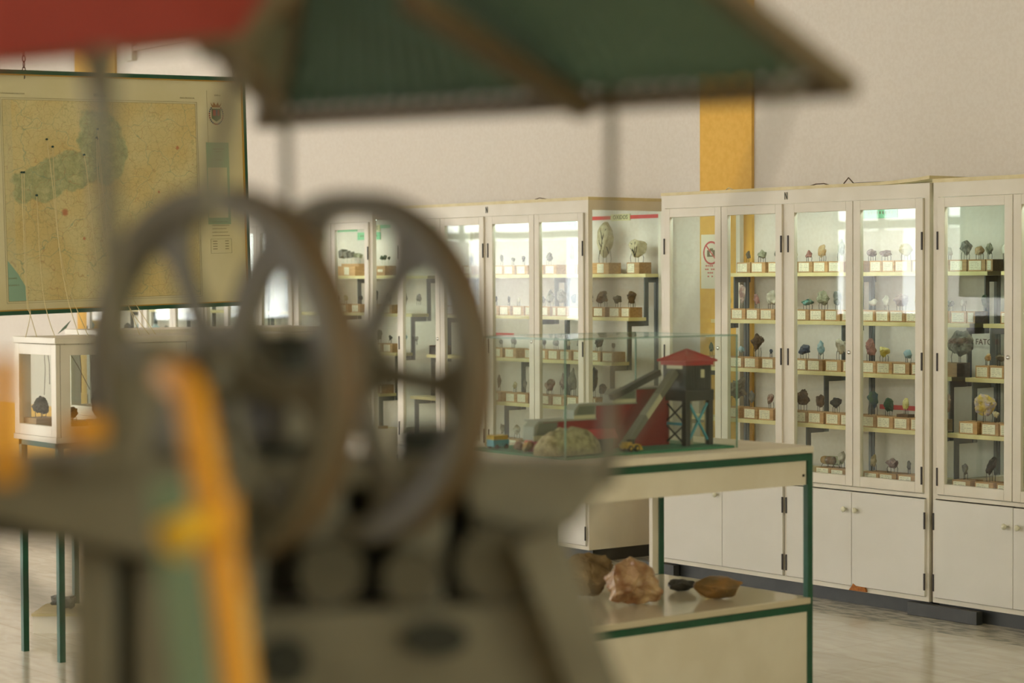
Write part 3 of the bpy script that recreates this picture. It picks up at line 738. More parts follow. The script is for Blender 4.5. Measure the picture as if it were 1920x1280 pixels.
# glass jar lying on a wire cradle, bottom shelf
Yf = TY[4] + .014; jl = ony(1531, 640, Yf).x
E = empty('jar_specimen', (jl + .045, Yf, .5985), label='corked glass jar of mineral lying on a wire cradle, bottom shelf behind the green leg', cat='specimen jar')
b_ = MB().box(-.053, .048, 0, .095, 0, BH).build('wooden_block', MT['block'], E, bevel=.001)
MB().box(-.045, .035, -.0015, 0, .004, BH - .003).build('paper_label', MT['label'], b_)
M = Matrix.Translation((-.045, .045, BH + .034)) @ Matrix.Rotation(R(90), 4, 'Y')
MB().lathe([(0, .03), (.022, .03), (.024, .036), (.024, .10), (.02, .116), (.014, .120), (.014, .132), (0, .132)], 24, M).build('jar_glass', MT['jar'], E)
MB().lathe([(0, .0), (.018, .0), (.021, .015), (.019, .03), (0, .03)], 16, M).build('cork', MT['rock_or'], E)
MB().lathe([(0, .034), (.020, .034), (.020, .075), (0, .08)], 16, M).build('contents', MT['rock_rd'], E)
st = MB()
for xx in (-.03, .01, .045): st.tube([(xx - .012, .03, BH - .001), (xx, .03, BH + .016), (xx, .06, BH + .016), (xx + .012, .06, BH - .001)], .0013, 5)
st.build('wire_cradle', MT['black'], E)
# ================================================================== green table with shelf
TX, TYa, TYb, TXb = -5.585, 4.52, 5.768, -6.44        # near edge x, left end y, right end y, far edge x
RZ, LZ, T_ = .950, .386, .026                          # rail tops, tube
tb = empty('display_table', (TX, TYa, 0), label='green metal frame table with cream top, shelf and front panel, carrying the glass case', cat='table')
I = winv(tb)
def b3(mb, n, m, p=tb, **k): return mb.build(n, MT[m], p, local=I, **k)
for (x, y) in ((TX, TYa), (TX, TYb), (TXb, TYa), (TXb, TYb)):
    sx = -1 if x == TX else 1; sy = 1 if y == TYa else -1
    b3(MB().box(x, x + sx*T_, y, y + sy*T_, 0, RZ), 'leg', 'green_metal', bevel=.002)
fr = MB()
for z in (RZ, LZ):
    fr.box(TX - T_, TX, TYa + T_, TYb - T_, z - T_, z).box(TXb, TXb + T_, TYa + T_, TYb - T_, z - T_, z)
    fr.box(TXb + T_, TX - T_, TYa, TYa + T_, z - T_, z).box(TXb + T_, TX - T_, TYb - T_, TYb, z - T_, z)
b3(fr, 'frame_rail', 'green_metal')
b3(MB().box(TXb - .004, TX + .004, TYa - .004, TYb + .004, RZ + .001, RZ + .028), 'tabletop', 'white_paint', bevel=.006)
b3(MB().box(TX - .020, TX - .008, TYa + T_, TYb - T_ - .002, RZ - T_ - .09, RZ - T_), 'apron', 'white_paint')
b3(MB().box(TX - .006, TX - .003, TYb - T_ - .022, TYb - T_ - .014, RZ - .085, RZ - .077).box(TX - .010, TX - .003, TYb - T_ - .022, TYb - T_ - .014, RZ - .085, RZ - .077), 'screw', 'black')
mshelf = simple('shelf_laminate', (196, 184, 158), .12)
MT['shelf_lam'] = mshelf
b3(MB().box(TXb + .028, TX + .003, TYa + .028, TYb - .012, LZ + .001, LZ + .026), 'shelf', 'shelf_lam', bevel=.005)
b3(MB().box(TX - .018, TX - .006, TYa + T_, TYb - T_, .02, LZ - T_), 'front_panel', 'white_paint')
b3(MB().box(TXb + T_, TX - T_, TYb - .018, TYb - .006, .02, LZ - T_), 'side_panel', 'white_paint')
b3(MB().box(TXb, TXb + .02, TYb - T_ - .032, TYb - T_, LZ + .026, RZ - T_), 'lit_leg_side', 'white_paint')  # cream strip standing for the lit left side of the rear leg
SZ = LZ + .026
def shelf_rock(px, py, w, h, seed, mat, label, dpt=.8, rough=.4, shp=None, zs=SZ):
    q = onz(px, py, zs); d = (q - CAM).dot(FW)
    W_, H_ = w * d / F, h * d / F
    vs, fs = rock(seed, W_, W_ * dpt, H_, rough=rough, sub=4, facets=12)
    if shp: vs = [shp(v, W_, H_) for v in vs]
    Mz = Matrix.Rotation(math.atan2(_r.y, _r.x), 3, 'Z')
    o = MB().add([Mz @ v for v in vs], fs).build('rock', MT[mat]); o.location = q + Vector((_a.x, _a.y, 0)) * (W_ * dpt * .3)
    o.location.z = zs
    return tag(o, label, 'rock', 'rocks on the table shelf')
shelf_rock(1097, 1120, 112, 82, 11, 'rock_tan', 'large rough tan rock at the left of the table shelf', .8, .22)
shelf_rock(1196, 1136, 158, 88, 24, 'rock_quartz', 'pointed orange and white quartz rock in the middle of the table shelf', .7, .26,
           lambda v, W, H: Vector((v.x * (1.06 - .72 * v.z / H) - .10 * W * v.z / H, v.y * (1 - .5 * v.z / H), v.z)))
shelf_rock(1279, 1109, 54, 24, 31, 'rock_shiny', 'small dark smooth stone behind the brown stone on the table shelf', .5, .15)
shelf_rock(1348, 1124, 94, 42, 57, 'rock_slab', 'long brown and ochre stone at the right of the table shelf', .5, .10)

# ---------------- glass case with the mine model
GX0, GX1, GY0, GY1, GZ, GH = -6.27, -5.70, 4.667, 5.49, RZ + .0285, .418
gc = empty('glass_case', (GX1, GY0, GZ), label='frameless glass box case covering the red mine model on the green table', cat='glass case')
I2 = winv(gc); t = .006
for n_, bx_ in (('front_pane', (GX1 - t, GX1, GY0, GY1)), ('back_pane', (GX0, GX0 + t, GY0, GY1)), ('left_pane', (GX0 + t, GX1 - t, GY0, GY0 + t)), ('right_pane', (GX0 + t, GX1 - t, GY1 - t, GY1))):
    MB().box(*bx_, GZ, GZ + GH - t).build(n_, MT['case_glass'], gc, local=I2)
MB().box(GX0, GX1, GY0, GY1, GZ + GH - t, GZ + GH).build('top_pane', MT['case_glass'], gc, local=I2)
ed = MB()
for x in (GX0, GX1 - .004):
    for y in (GY0, GY1 - .004): ed.box(x, x + .0045, y, y + .0045, GZ, GZ + GH)
for x in (GX0, GX1 - .004): ed.box(x, x + .0045, GY0, GY1, GZ + GH - .0045, GZ + GH)
for y in (GY0, GY1 - .004): ed.box(GX0, GX1, y, y + .0045, GZ + GH - .0045, GZ + GH)
ed.build('glass_edge', MT['glass_edge'], gc, local=I2)
BZ = GZ + .0085
tag(MB().box(GX0 + .008, GX1 - .008, GY0 + .008, GY1 - .008, GZ, GZ + .008).build('green_baseboard', MT['green_felt']), 'green felt baseboard under the mine model in the glass case', 'baseboard')
# headframe tower
tw = empty('headframe_model', (-5.80, 5.325, BZ), label='black mine headframe model with red pyramid roof and blue crossed braces', cat='scale model')
wI = Matrix.Identity(4)
A_ = .115
for (x, y) in ((0, 0), (-A_, 0), (0, A_), (-A_, A_)):
    MB().box(x - .011, x + .011, y - .011, y + .011, 0, .205).build('leg', MT['model_dark'], tw)
cb_ = MB().box(-A_ - .013, .013, -.013, A_ + .013, .165, .205).box(-A_ - .006, .006, -.006, A_ + .006, .205, .302)
for k in range(9): cb_.box(.006, .0075, .0 + k*.013, .002 + k*.013, .205, .30)
cb_.build('cabin', MT['model_dark'], tw, bevel=.001)
MB().box(.0062, .008, A_*.58, A_*.74, .25, .28).build('cabin_window', MT['model_cream'], tw)
MB().box(-A_*.85, -A_*.1, -.0085, -.0062, .283, .298).build('name_plate', MT['model_cream'], tw)
o_ = .022; c0 = (-A_/2, A_/2)
MB().box(-A_ - .012, .012, -.012, A_ + .012, .296, .312).build('roof_band', MT['model_roof'], tw)
rf = MB().add([(-A_-o_, -o_, .312), (o_, -o_, .312), (o_, A_+o_, .312), (-A_-o_, A_+o_, .312), (c0[0], c0[1], .352)], [(3,2,1,0), (0,1,4), (1,2,4), (2,3,4), (3,0,4)])
for (x, y) in ((-A_-o_, -o_), (o_, -o_), (o_, A_+o_), (-A_-o_, A_+o_)): rf.tube([(x, y, .313), (c0[0], c0[1], .354)], .003, 6)
rf.box(-A_-o_, o_, -o_, A_+o_, .309, .3125)
rf.build('pyramid_roof', MT['model_roof'], tw)
for nm_, ps in (('cross_brace', [((.002, .012, .02), (.002, A_-.012, .155)), ((.004, .012, .155), (.004, A_-.012, .02))]),):
    for a, b in ps: MB().bar(a, b, .009, .006).build(nm_, MT['model_blue'], tw)
for a, b in (((-A_+.01, -.002, .155), (-.01, -.002, .085)), ((-.01, -.004, .155), (-A_+.01, -.004, .085))): MB().bar(a, b, .006, .004).build('cross_brace', MT['model_dark'], tw)
for a, b in (((-A_+.01, -.002, .01), (-.01, -.002, .075)), ((-.01, -.004, .01), (-A_+.01, -.004, .075))): MB().bar(a, b, .006, .004).build('cross_brace', MT['model_dark'], tw)
MB().box(-A_ + .01, -.01, -.006, .002, .074, .084).build('blue_crossbar', MT['model_blue'], tw)
ms = MB()
for k in range(19):
    q = .010 + k * (A_ - .02) / 18
    for (ff) in (0, 1):
        if ff == 0: ms.box(-.004, -.0032, q, q + .0008, .005, .165)
        else: ms.box(-A_ + q, -A_ + q + .0008, .003, .0038, .005, .165)
for k in range(27):
    z = .006 + k * .006
    ms.box(-.004, -.0032, .01, A_ - .01, z, z + .0008).box(-A_ + .01, -.01, .003, .0038, z, z + .0008)
ms.build('wire_mesh', MT['model_cream'], tw)
mw = MB().box(-A_/2 - .016, -A_/2 + .016, A_/2 - .016, A_/2 + .016, 0, .05).box(-A_/2 - .012, -A_/2 + .012, A_/2 - .012, A_/2 + .012, .05, .062)
mw.build('inner_cage', MT['model_grey'], tw)
MT['model_grey2'] = simple('model_glass_grey', (104, 108, 92), .4)
# stepped red building
rb = empty('stepped_plant_model', (-5.90, 4.70, BZ), label='stepped dark red model building with grey skylights in the glass case', cat='scale model')
def ys(px, X=-5.90): return ony and onx(px, 640, X).y
Y0 = 4.70
y1, y2, y3, y4 = [onx(p, 640, -5.90).y - Y0 for p in (1046, 1117, 1193, 1255)]
hall = MB().box(-.09, 0, .03, y2 + .0, 0, .108).box(-.09, 0, y2, y3, .0, .158).box(-.09, 0, y3, y4, 0, .210)
for z in [k * .009 for k in range(1, 24)]:
    hall.box(0, .0012, (.03 if z < .105 else y2 if z < .155 else y3), y4, z, z + .0016)
hall.build('walls', MT['model_red'], rb)
for (a, b, z, zt_) in ((-.015, y1, .045, .112), (y2 - .105, y2 + .0, .110, .165), (y3 - .115, y3, .160, .213)):
    sk = MB().prism([(-.0, a + .0, z), (-.0, b, z), (-.0, b, zt_), (-.0, a + .025, zt_), (-.0, a + .004, zt_ - .02)], (-.06, 0, 0))
    f = sk.build('skylight', MT['model_grey'], rb)
    MB().prism([(.001, a + .012, z + .018), (.001, b - .010, z + .018), (.001, b - .006, zt_ - .007), (.001, a + .026, zt_ - .007)], (.001, 0, 0)).build('skylight_glass', MT['model_grey2'], f)
    MB().box(0, .0018, a, b - .004, z - .002, z + .016).build('sill_band', MT['model_cream'], f)
rt = MB().box(-.095, .004, .02, y2 + .0, .108, .113).box(-.095, .004, y2, y3, .158, .163).box(-.095, .004, y3, y4 + .004, .21, .215)
rt.build('flat_roof', MT['model_grey'], rb)
# conveyor
a = Vector((-5.775, onx(1168, 640, -5.775).y, BZ + .012)); b = Vector((-5.845, 5.308, BZ + .272))
cv = empty('conveyor_model', a, label='long sloping mesh conveyor model rising to the headframe', cat='scale model'); d = b - a
MB().bar((0, 0, 0), d, .030, .026).build('belt_housing', MT['model_grey'], cv)
m_ = MB()
for k in range(46):
    q = d * (k + .5) / 46
    if 18 <= k <= 30: continue
    m_.bar(q + Vector((.0, 0, 0)) - d.normalized() * .0008, q + d.normalized() * .0008, .0325, .0285)
m_.build('mesh_ribs', MT['model_dark'], cv)
MB().bar(d * .40, d * .67, .034, .022).build('white_panel', MT['model_cream'], cv)
g1 = MB().bar((-.10, .03, .175), (-.09, .25, .26), .03, .022); g1.build('upper_gallery', MT['model_dark'], cv)
# wheel loader
q = onx(1181, 640, -5.745)
ld = empty('wheel_loader_model', (-5.745, q.y, BZ), (0, 0, R(8)), label='tiny yellow wheel loader model at the foot of the conveyor', cat='scale model')
MB().box(-.018, .018, -.034, .026, .012, .026).box(-.014, .014, -.03, -.004, .026, .034).build('body', MT['model_yellow'], ld, bevel=.001)
MB().box(-.011, .011, -.004, .014, .026, .044).build('cab', MT['model_dark'], ld)
MB().prism([(-.02, .03, .004), (-.02, .048, .004), (-.02, .034, .024)], (.04, 0, 0)).build('bucket', MT['model_yellow'], ld)
for x in (-.019, .019):
    for y in (-.02, .014):
        M = Matrix.Translation((x, y, .0115)) @ Matrix.Rotation(R(90), 4, 'Y')
        wv = MB().lathe([(0, -.005), (.0115, -.005), (.0115, .005), (0, .005)], 16, M).build('wheel', MT['tyre'], ld)
        MB().lathe([(0, -.0058), (.0055, -.0058), (.0055, .0058), (0, .0058)], 10, M).build('wheel_hub', MT['model_yellow'], wv)
# spoil heap and small things
vs, fs = ICO[4]; vs = [Vector((v.x * .145 * (1 + .12 * noise.noise(v * 2)), v.y * .065, max(0, v.z) ** .9 * .088 * (1 + .25 * noise.noise(v * 3 + Vector((5, 0, 0)))) + .004 * noise.noise(v * 14) + .004)) for v in vs]
q = onx(1062, 640, -5.785)
hp = MB().add([Matrix.Rotation(R(90), 3, 'Z') @ v for v in vs], fs).build('spoil_heap', MT['pile']); hp.location = (-5.79, q.y + .01, BZ)
tag(hp, 'grey-green spoil heap model in front of the stepped building', 'scale model')
q = onx(1122, 640, -5.84)
ht = empty('hut_model', (-5.835, q.y, BZ), label='small red-roofed hut model behind the spoil heap', cat='scale model')
MB().box(-.03, .02, -.05, .05, 0, .045).build('walls', MT['model_dark'], ht)
MB().prism([(-.045, -.065, .045), (.03, -.065, .045), (-.008, -.05, .078)], (0, .13, 0)).build('roof', MT['model_roof'], ht)
def on_base(px, py, X): q = onx(px, py, X); return Vector((X, q.y, BZ))
q = on_base(934, 830, -6.17)
tr = empty('truck_model', q, label='tiny blue and yellow tipper truck model at the left of the glass case', cat='scale model')
q2 = onx(951, 830, -6.17).y - q.y; q1 = onx(916, 830, -6.17).y - q.y
tr.location.y = max(tr.location.y, GY0 + .05)
MB().box(-.02, .02, -.035, .035, .008, .032).build('chassis_body', MT['model_blue'], tr)
MB().box(-.02, .02, -.035, .03, .032, .048).build('tipper_bed', MT['model_yellow'], tr)
for x in (-.02, .02):
    for y in (-.022, .022):
        M = Matrix.Translation((x, y, .008)) @ Matrix.Rotation(R(90), 4, 'Y')
        MB().lathe([(0, -.004), (.008, -.004), (.008, .004), (0, .004)], 12, M).build('wheel', MT['tyre'], tr)
k_ = 0
for (X, Y, s, m, lab) in ((-6.20, 4.72, .03, 'rock_or', 'tiny tan rock left of the tipper truck model'), (-6.05, 4.735, .035, 'rock_rd', 'reddish ore lump beside the tipper truck model'), (-5.98, 4.72, .042, 'rock_or', 'yellowish ore lump near the red shed model'), (-5.86, 4.70, .036, 'rock_gb', 'small rock at the left foot of the spoil heap')):
    vs, fs = rock(300 + k_, s * 1.3, s, s * .9, sub=3); k_ += 1
    o = MB().add(vs, fs).build('ore_lump', MT[m]); o.location = (X, Y, BZ); tag(o, lab, 'rock')
sh = empty('shed_model', (-6.02, 4.80, BZ), label='tiny red-roofed shed model at the left end of the building', cat='scale model')
MB().box(-.03, .03, -.03, .03, 0, .025).build('walls', MT['model_cream'], sh)
MB().prism([(-.04, -.035, .025), (.04, -.035, .025), (0, -.035, .05)], (0, .07, 0)).build('roof', MT['model_roof'], sh)

# ================================================================== left display cases on green stands
def stand_case(x0, x1, y0, y1, zt, zb, label, contents=True):
    """x1 near (+x), y0 near"""
    E = empty('display_case', (x1, y0, 0), label=label, cat='display case', group='white framed display cases on green stands'); I = winv(E)
    B = lambda mb, n, m, p=E, **k: mb.build(n, MT[m], p, local=I, **k)
    t = .026
    for x in (x0 + .012, x1 - .012 - t):
        for y in (y0 + .012, y1 - .012 - t): B(MB().box(x, x + t, y, y + t, 0, zb - .002), 'leg', 'green_metal')
    r = MB(); za, zc = zb - .024, zb - .002
    r.box(x0 + .012, x1 - .012, y0 + .012, y0 + .038, za, zc).box(x0 + .012, x1 - .012, y1 - .038, y1 - .012, za, zc)
    r.box(x0 + .012, x0 + .038, y0 + .038, y1 - .038, za, zc).box(x1 - .038, x1 - .012, y0 + .038, y1 - .038, za, zc)
    B(r, 'stand_rail', 'green_metal')
    B(MB().box(x0 - .004, x1 + .004, y0 - .004, y1 + .004, zb, zb + .022), 'base_board', 'white_paint')
    B(MB().box(x0 + .03, x1 - .03, y0 + .03, y1 - .03, zb + .022, zb + .04), 'display_floor', 'edge_wood')
    B(MB().box(x0 - .006, x1 + .006, y0 - .006, y1 + .006, zt - .026, zt), 'lid', 'white_paint', bevel=.002)
    z0, z1 = zb + .0225, zt - .029
    f = B(MB().add(*[[], []]) if False else frame_y(x0, x1, y0, y0 + .02, z0, z1, .045), 'end_frame', 'white_paint', bevel=.0015)
    MB().box(x0 + .04, x1 - .04, y0 + .008, y0 + .011, z0 + .04, z1 - .04).build('pane', MT['glass'], f, local=I)
    f = B(frame_y(x0, x1, y1 - .02, y1, z0, z1, .045), 'end_frame', 'white_paint')
    MB().box(x0 + .04, x1 - .04, y1 - .011, y1 - .008, z0 + .04, z1 - .04).build('pane', MT['glass'], f, local=I)
    for (xa, xb) in ((x1 - .02, x1), (x0, x0 + .02)):
        ya, yb = y0 + .0215, y1 - .0215; n = 2
        for k in range(n):
            a, b = ya + (yb - ya) * k / n + (.002 if k else 0), ya + (yb - ya) * (k + 1) / n
            f = B(frame_x(xa, xb, a, b, z0, z1, .045), 'glass_door', 'white_paint')
            MB().box(xa + .008, xa + .011, a + .04, b - .04, z0 + .04, z1 - .04).build('pane', MT['glass'], f, local=I)
            B(MB().box(xb, xb + .004, (b if k == 0 else a) - (.03 if k == 0 else -.02), (b if k == 0 else a) - (.02 if k == 0 else -.03), z0 + .09, z0 + .10), 'lock', 'chrome', f) if xa == x1 - .02 else None
    return E
def frame_y(x0, x1, ya, yb, z0, z1, w):
    return MB().box(x0, x0 + w, ya, yb, z0, z1).box(x1 - w, x1, ya, yb, z0, z1).box(x0 + w, x1 - w, ya, yb, z1 - w, z1).box(x0 + w, x1 - w, ya, yb, z0, z0 + w)
def frame_x(xa, xb, y0, y1, z0, z1, w):
    return MB().box(xa, xb, y0, y0 + w, z0, z1).box(xa, xb, y1 - w, y1, z0, z1).box(xa, xb, y0 + w, y1 - w, z1 - w, z1).box(xa, xb, y0 + w, y1 - w, z0, z0 + w)
CA = (-8.60, -8.20, 3.965, 5.20, 1.366, .925)
CB = (-9.70, -9.30, 4.75, 6.0, 1.366, .925)
stand_case(*CA, 'white framed display case on green legs under the hanging map')
stand_case(*CB, 'white framed display case on green legs, farther back behind the other')
def case_rock(X, Y, w, h, seed, mat, label, zf=.966, block=(.13, .1, .05), stand=.012, ck='case'):
    E = empty('mineral_specimen', (X, Y, zf), (0, 0, R(90)), label=label, cat='mineral specimen', group='dark rocks in the case under the map')
    bw, bd, bh = block
    MB().box(-bw/2, bw/2, -bd/2, bd/2, 0, bh).build('wooden_block', MT['block'], E, bevel=.001)
    vs, fs = rock(seed, w, min(w * .8, .15), h, rough=.35, sub=4, facets=9)
    MB().add([v + Vector((0, 0, bh + stand)) for v in vs], fs).build('rock', MT[mat], E)
    st = MB()
    for a in (.6, 2.5, 4.2, 5.6): st.tube([(w*.25*cos(a), .03*sin(a), bh - .001), (w*.28*cos(a), .03*sin(a), bh + stand + h*.12)], .0015, 5)
    st.build('wire_stand', MT['black'], E)
case_rock(-8.515, 4.045, .075, .082, 401, 'rock_dk', 'round brown-black rock on blocks at the left end of the case under the map', block=(.10, .12, .05))
case_rock(-8.50, 4.125, .025, .03, 402, 'rock_gr', 'tiny dark rock beside the round rock in the case under the map', block=(.05, .08, .05))
case_rock(-8.33, 4.10, .06, .05, 403, 'rock_dk', 'low dark rock near the corner post of the case under the map', block=(.1, .1, .04))
case_rock(-8.36, 4.28, .14, .13, 404, 'rock_dk', 'broad dark rock left of the middle of the case under the map', block=(.14, .12, .04))
case_rock(-8.40, 4.58, .16, .20, 405, 'rock_dk', 'tall pointed dark rock seen behind the yellow pipe', block=(.14, .12, .04))
case_rock(-8.38, 4.80, .12, .09, 406, 'rock_br', 'brown rock at the right end of the case under the map')
# low plinth on the floor
g = onz(62, 1187, 0); az = math.atan2(_r.y, _r.x)
lp = empty('floor_plinth', g, (0, 0, az), label='low cream plinth with lipped top on the tiled floor behind the case legs', cat='plinth')
MB().box(0, .42, 0, .30, 0, .078).build('body', MT['white_paint'], lp)
MB().box(-.006, .426, -.006, .306, .078, .090).build('top', MT['edge_wood'], lp)
vs, fs = rock(410, .12, .12, .07, sub=3); o = MB().add(vs, fs).build('rock', MT['rock_gr']); o.location = g + Vector((_r.x, _r.y, 0)) * .11 + Vector((_a.x, _a.y, 0)) * .12 + Vector((0, 0, .0905))
tag(o, 'grey rock lying on the low floor plinth', 'rock')

# ================================================================== hanging map
MX = -8.70
mp_y = (3.86 + 5.19) / 2
c_ = Vector((MX, mp_y, 2.003)); MW, MH = 1.335, 1.068
mapE = empty('framed_map', c_, (0, R(-1.5), R(90)), label='large yellowed province map in a green frame hung from chains', cat='map')
Imap = Matrix.LocRotScale(c_, mapE.rotation_euler, None).inverted()
def ml(px, py, y=-.013):
    q = Imap @ onx(px, py, MX); return Vector((q.x, y, q.z))
f = MB(); hw, hh = MW/2, MH/2
f.box(-hw, hw, -.015, .015, hh - .018, hh).box(-hw, hw, -.015, .015, -hh, -hh + .018).box(-hw, -hw + .014, -.015, .015, -hh + .018, hh - .018).box(hw - .014, hw, -.015, .015, -hh + .018, hh - .018)
f.build('frame', MT['green_metal'], mapE)
MT['gold'] = simple('gold_bead', (176, 132, 40), .5)
g = MB(); a_, b_ = hw - .014, hh - .018
g.box(-a_, a_, -.014, -.004, b_ - .005, b_).box(-a_, a_, -.014, -.004, -b_, -b_ + .005).box(-a_, -a_ + .005, -.014, -.004, -b_, b_).box(a_ - .005, a_, -.014, -.004, -b_, b_)
g.build('gold_bead', MT['gold'], mapE)
MT['mapmargin'] = simple('map_margin', (212, 202, 164), .45, c2=(206, 195, 152), scale=3)
MB().box(-a_, a_, -.004, .012, -b_, b_).build('backing_sheet', MT['mapmargin'], mapE)
def mapmat():
    m, nt, b = newmat('map_print'); L = nt.links.new
    tc = N(nt, 'ShaderNodeTexCoord'); sp = N(nt, 'ShaderNodeSeparateXYZ'); L(tc.outputs['Object'], sp.inputs[0])
    base = N(nt, 'ShaderNodeTexNoise'); base.inputs['Scale'].default_value = 4; L(tc.outputs['Object'], base.inputs['Vector'])
    r = N(nt, 'ShaderNodeValToRGB'); r.color_ramp.elements[0].color = lin((206, 184, 124)); r.color_ramp.elements[1].color = lin((208, 194, 142)); r.color_ramp.elements[0].position = .4; r.color_ramp.elements[1].position = .6
    L(base.outputs[0], r.inputs[0]); cur = r.outputs[0]
    # mountain band: a diagonal green area, ragged edge
    def lincomb(a, b_, c):
        m1 = N(nt, 'ShaderNodeMath', operation='MULTIPLY'); m1.inputs[1].default_value = a; L(sp.outputs['X'], m1.inputs[0])
        m2 = N(nt, 'ShaderNodeMath', operation='MULTIPLY_ADD'); m2.inputs[1].default_value = b_; L(sp.outputs['Z'], m2.inputs[0]); L(m1.outputs[0], m2.inputs[2])
        m3 = N(nt, 'ShaderNodeMath', operation='ADD'); m3.inputs[1].default_value = c; L(m2.outputs[0], m3.inputs[0]); return m3.outputs[0]
    def ell(cx, cz, ax, bx_, rot):
        u = lincomb(cos(rot)/ax, sin(rot)/ax, -(cx*cos(rot) + cz*sin(rot))/ax); v = lincomb(-sin(rot)/bx_, cos(rot)/bx_, -(-cx*sin(rot) + cz*cos(rot))/bx_)
        a = N(nt, 'ShaderNodeMath', operation='MULTIPLY'); L(u, a.inputs[0]); L(u, a.inputs[1])
        c = N(nt, 'ShaderNodeMath', operation='MULTIPLY_ADD'); L(v, c.inputs[0]); L(v, c.inputs[1]); L(a.outputs[0], c.inputs[2]); return c.outputs[0]
    c1 = ml(110, 330); c2 = ml(190, 270)
    nz = N(nt, 'ShaderNodeTexNoise'); nz.inputs['Scale'].default_value = 9; nz.inputs['Detail'].default_value = 5; L(tc.outputs['Object'], nz.inputs['Vector'])
    e1 = ell(c1.x, c1.z, .26, .085, .35); e2 = ell(c2.x, c2.z, .115, .17, .35)
    mn = N(nt, 'ShaderNodeMath', operation='MINIMUM'); L(e1, mn.inputs[0]); L(e2, mn.inputs[1])
    ad = N(nt, 'ShaderNodeMath', operation='MULTIPLY_ADD'); ad.inputs[1].default_value = 2.6; L(nz.outputs[0], ad.inputs[0]); L(mn.outputs[0], ad.inputs[2])
    lt = N(nt, 'ShaderNodeMapRange'); lt.inputs['From Min'].default_value = 2.42; lt.inputs['From Max'].default_value = 2.2; L(ad.outputs[0], lt.inputs[0])
    wr = N(nt, 'ShaderNodeTexNoise'); wr.inputs['Scale'].default_value = 26; wr.inputs['Detail'].default_value = 9; wr.inputs['Roughness'].default_value = .7; wr.inputs['Distortion'].default_value = .6; L(tc.outputs['Object'], wr.inputs['Vector'])
    gr = N(nt, 'ShaderNodeValToRGB'); gr.color_ramp.elements[0].color = lin((118, 138, 104)); gr.color_ramp.elements[1].color = lin((184, 188, 142)); gr.color_ramp.elements[0].position = .36; gr.color_ramp.elements[1].position = .66
    L(wr.outputs[0], gr.inputs[0])
    k = N(nt, 'ShaderNodeMath', operation='MULTIPLY'); k.inputs[1].default_value = .75; L(lt.outputs[0], k.inputs[0])
    mx = N(nt, 'ShaderNodeMix', data_type='RGBA'); L(k.outputs[0], mx.inputs[0]); L(cur, mx.inputs[6]); L(gr.outputs[0], mx.inputs[7]); cur = mx.outputs[2]
    # roads and rivers
    for sc_, wd, colr, st in ((9, .010, (160, 100, 70), .42), (16, .014, (138, 138, 94), .32), (5.3, .007, (106, 142, 122), .5), (34, .04, (140, 124, 80), .28)):
        ds = N(nt, 'ShaderNodeTexNoise'); ds.inputs['Scale'].default_value = sc_ * 1.4; L(tc.outputs['Object'], ds.inputs['Vector'])
        ms_ = N(nt, 'ShaderNodeVectorMath', operation='SCALE'); ms_.inputs['Scale'].default_value = .9 / sc_; L(ds.outputs['Color'], ms_.inputs[0])
        va = N(nt, 'ShaderNodeVectorMath', operation='ADD'); L(tc.outputs['Object'], va.inputs[0]); L(ms_.outputs[0], va.inputs[1])
        vo = N(nt, 'ShaderNodeTexVoronoi', feature='DISTANCE_TO_EDGE'); vo.inputs['Scale'].default_value = sc_; L(va.outputs[0], vo.inputs['Vector'])
        l2 = N(nt, 'ShaderNodeMapRange'); l2.inputs['From Min'].default_value = wd; l2.inputs['From Max'].default_value = wd * .4; l2.inputs['To Max'].default_value = st; L(vo.outputs['Distance'], l2.inputs[0])
        mx = N(nt, 'ShaderNodeMix', data_type='RGBA'); L(l2.outputs[0], mx.inputs[0]); L(cur, mx.inputs[6]); mx.inputs[7].default_value = lin(colr); cur = mx.outputs[2]
    # built-up areas
    for (px, py, rr) in ((121, 398, .016), (332, 277, .009), (157, 447, .007), (297, 360, .006)):
        c = ml(px, py); e = ell(c.x, c.z, rr, rr, 0)
        a = N(nt, 'ShaderNodeMath', operation='MULTIPLY_ADD'); a.inputs[1].default_value = 3; L(wr.outputs[0], a.inputs[0]); L(e, a.inputs[2])
        l2 = N(nt, 'ShaderNodeMapRange'); l2.inputs['From Min'].default_value = 3.0; l2.inputs['From Max'].default_value = 2.0; l2.inputs['To Max'].default_value = .75; L(a.outputs[0], l2.inputs[0])
        mx = N(nt, 'ShaderNodeMix', data_type='RGBA'); L(l2.outputs[0], mx.inputs[0]); L(cur, mx.inputs[6]); mx.inputs[7].default_value = lin((178, 92, 62)); cur = mx.outputs[2]
    # paler land outside the province on the left
    xl = N(nt, 'ShaderNodeMath', operation='LESS_THAN'); xl.inputs[1].default_value = ml(25, 350).x; L(sp.outputs['X'], xl.inputs[0])
    k = N(nt, 'ShaderNodeMath', operation='MULTIPLY'); k.inputs[1].default_value = .35; L(xl.outputs[0], k.inputs[0])
    mx = N(nt, 'ShaderNodeMix', data_type='RGBA'); L(k.outputs[0], mx.inputs[0]); L(cur, mx.inputs[6]); mx.inputs[7].default_value = lin((190, 186, 150)); cur = mx.outputs[2]
    L(cur, b.inputs['Base Color']); b.inputs['Roughness'].default_value = .4
    return m
tl = ml(2, 186); br_ = ml(376, 552)
MB().box(tl.x, br_.x, -.0052, -.004, br_.z, tl.z).build('map_print', mapmat(), mapE)
MT['map_ink'] = simple('map_ink', (120, 108, 74), .7)
bd = MB()
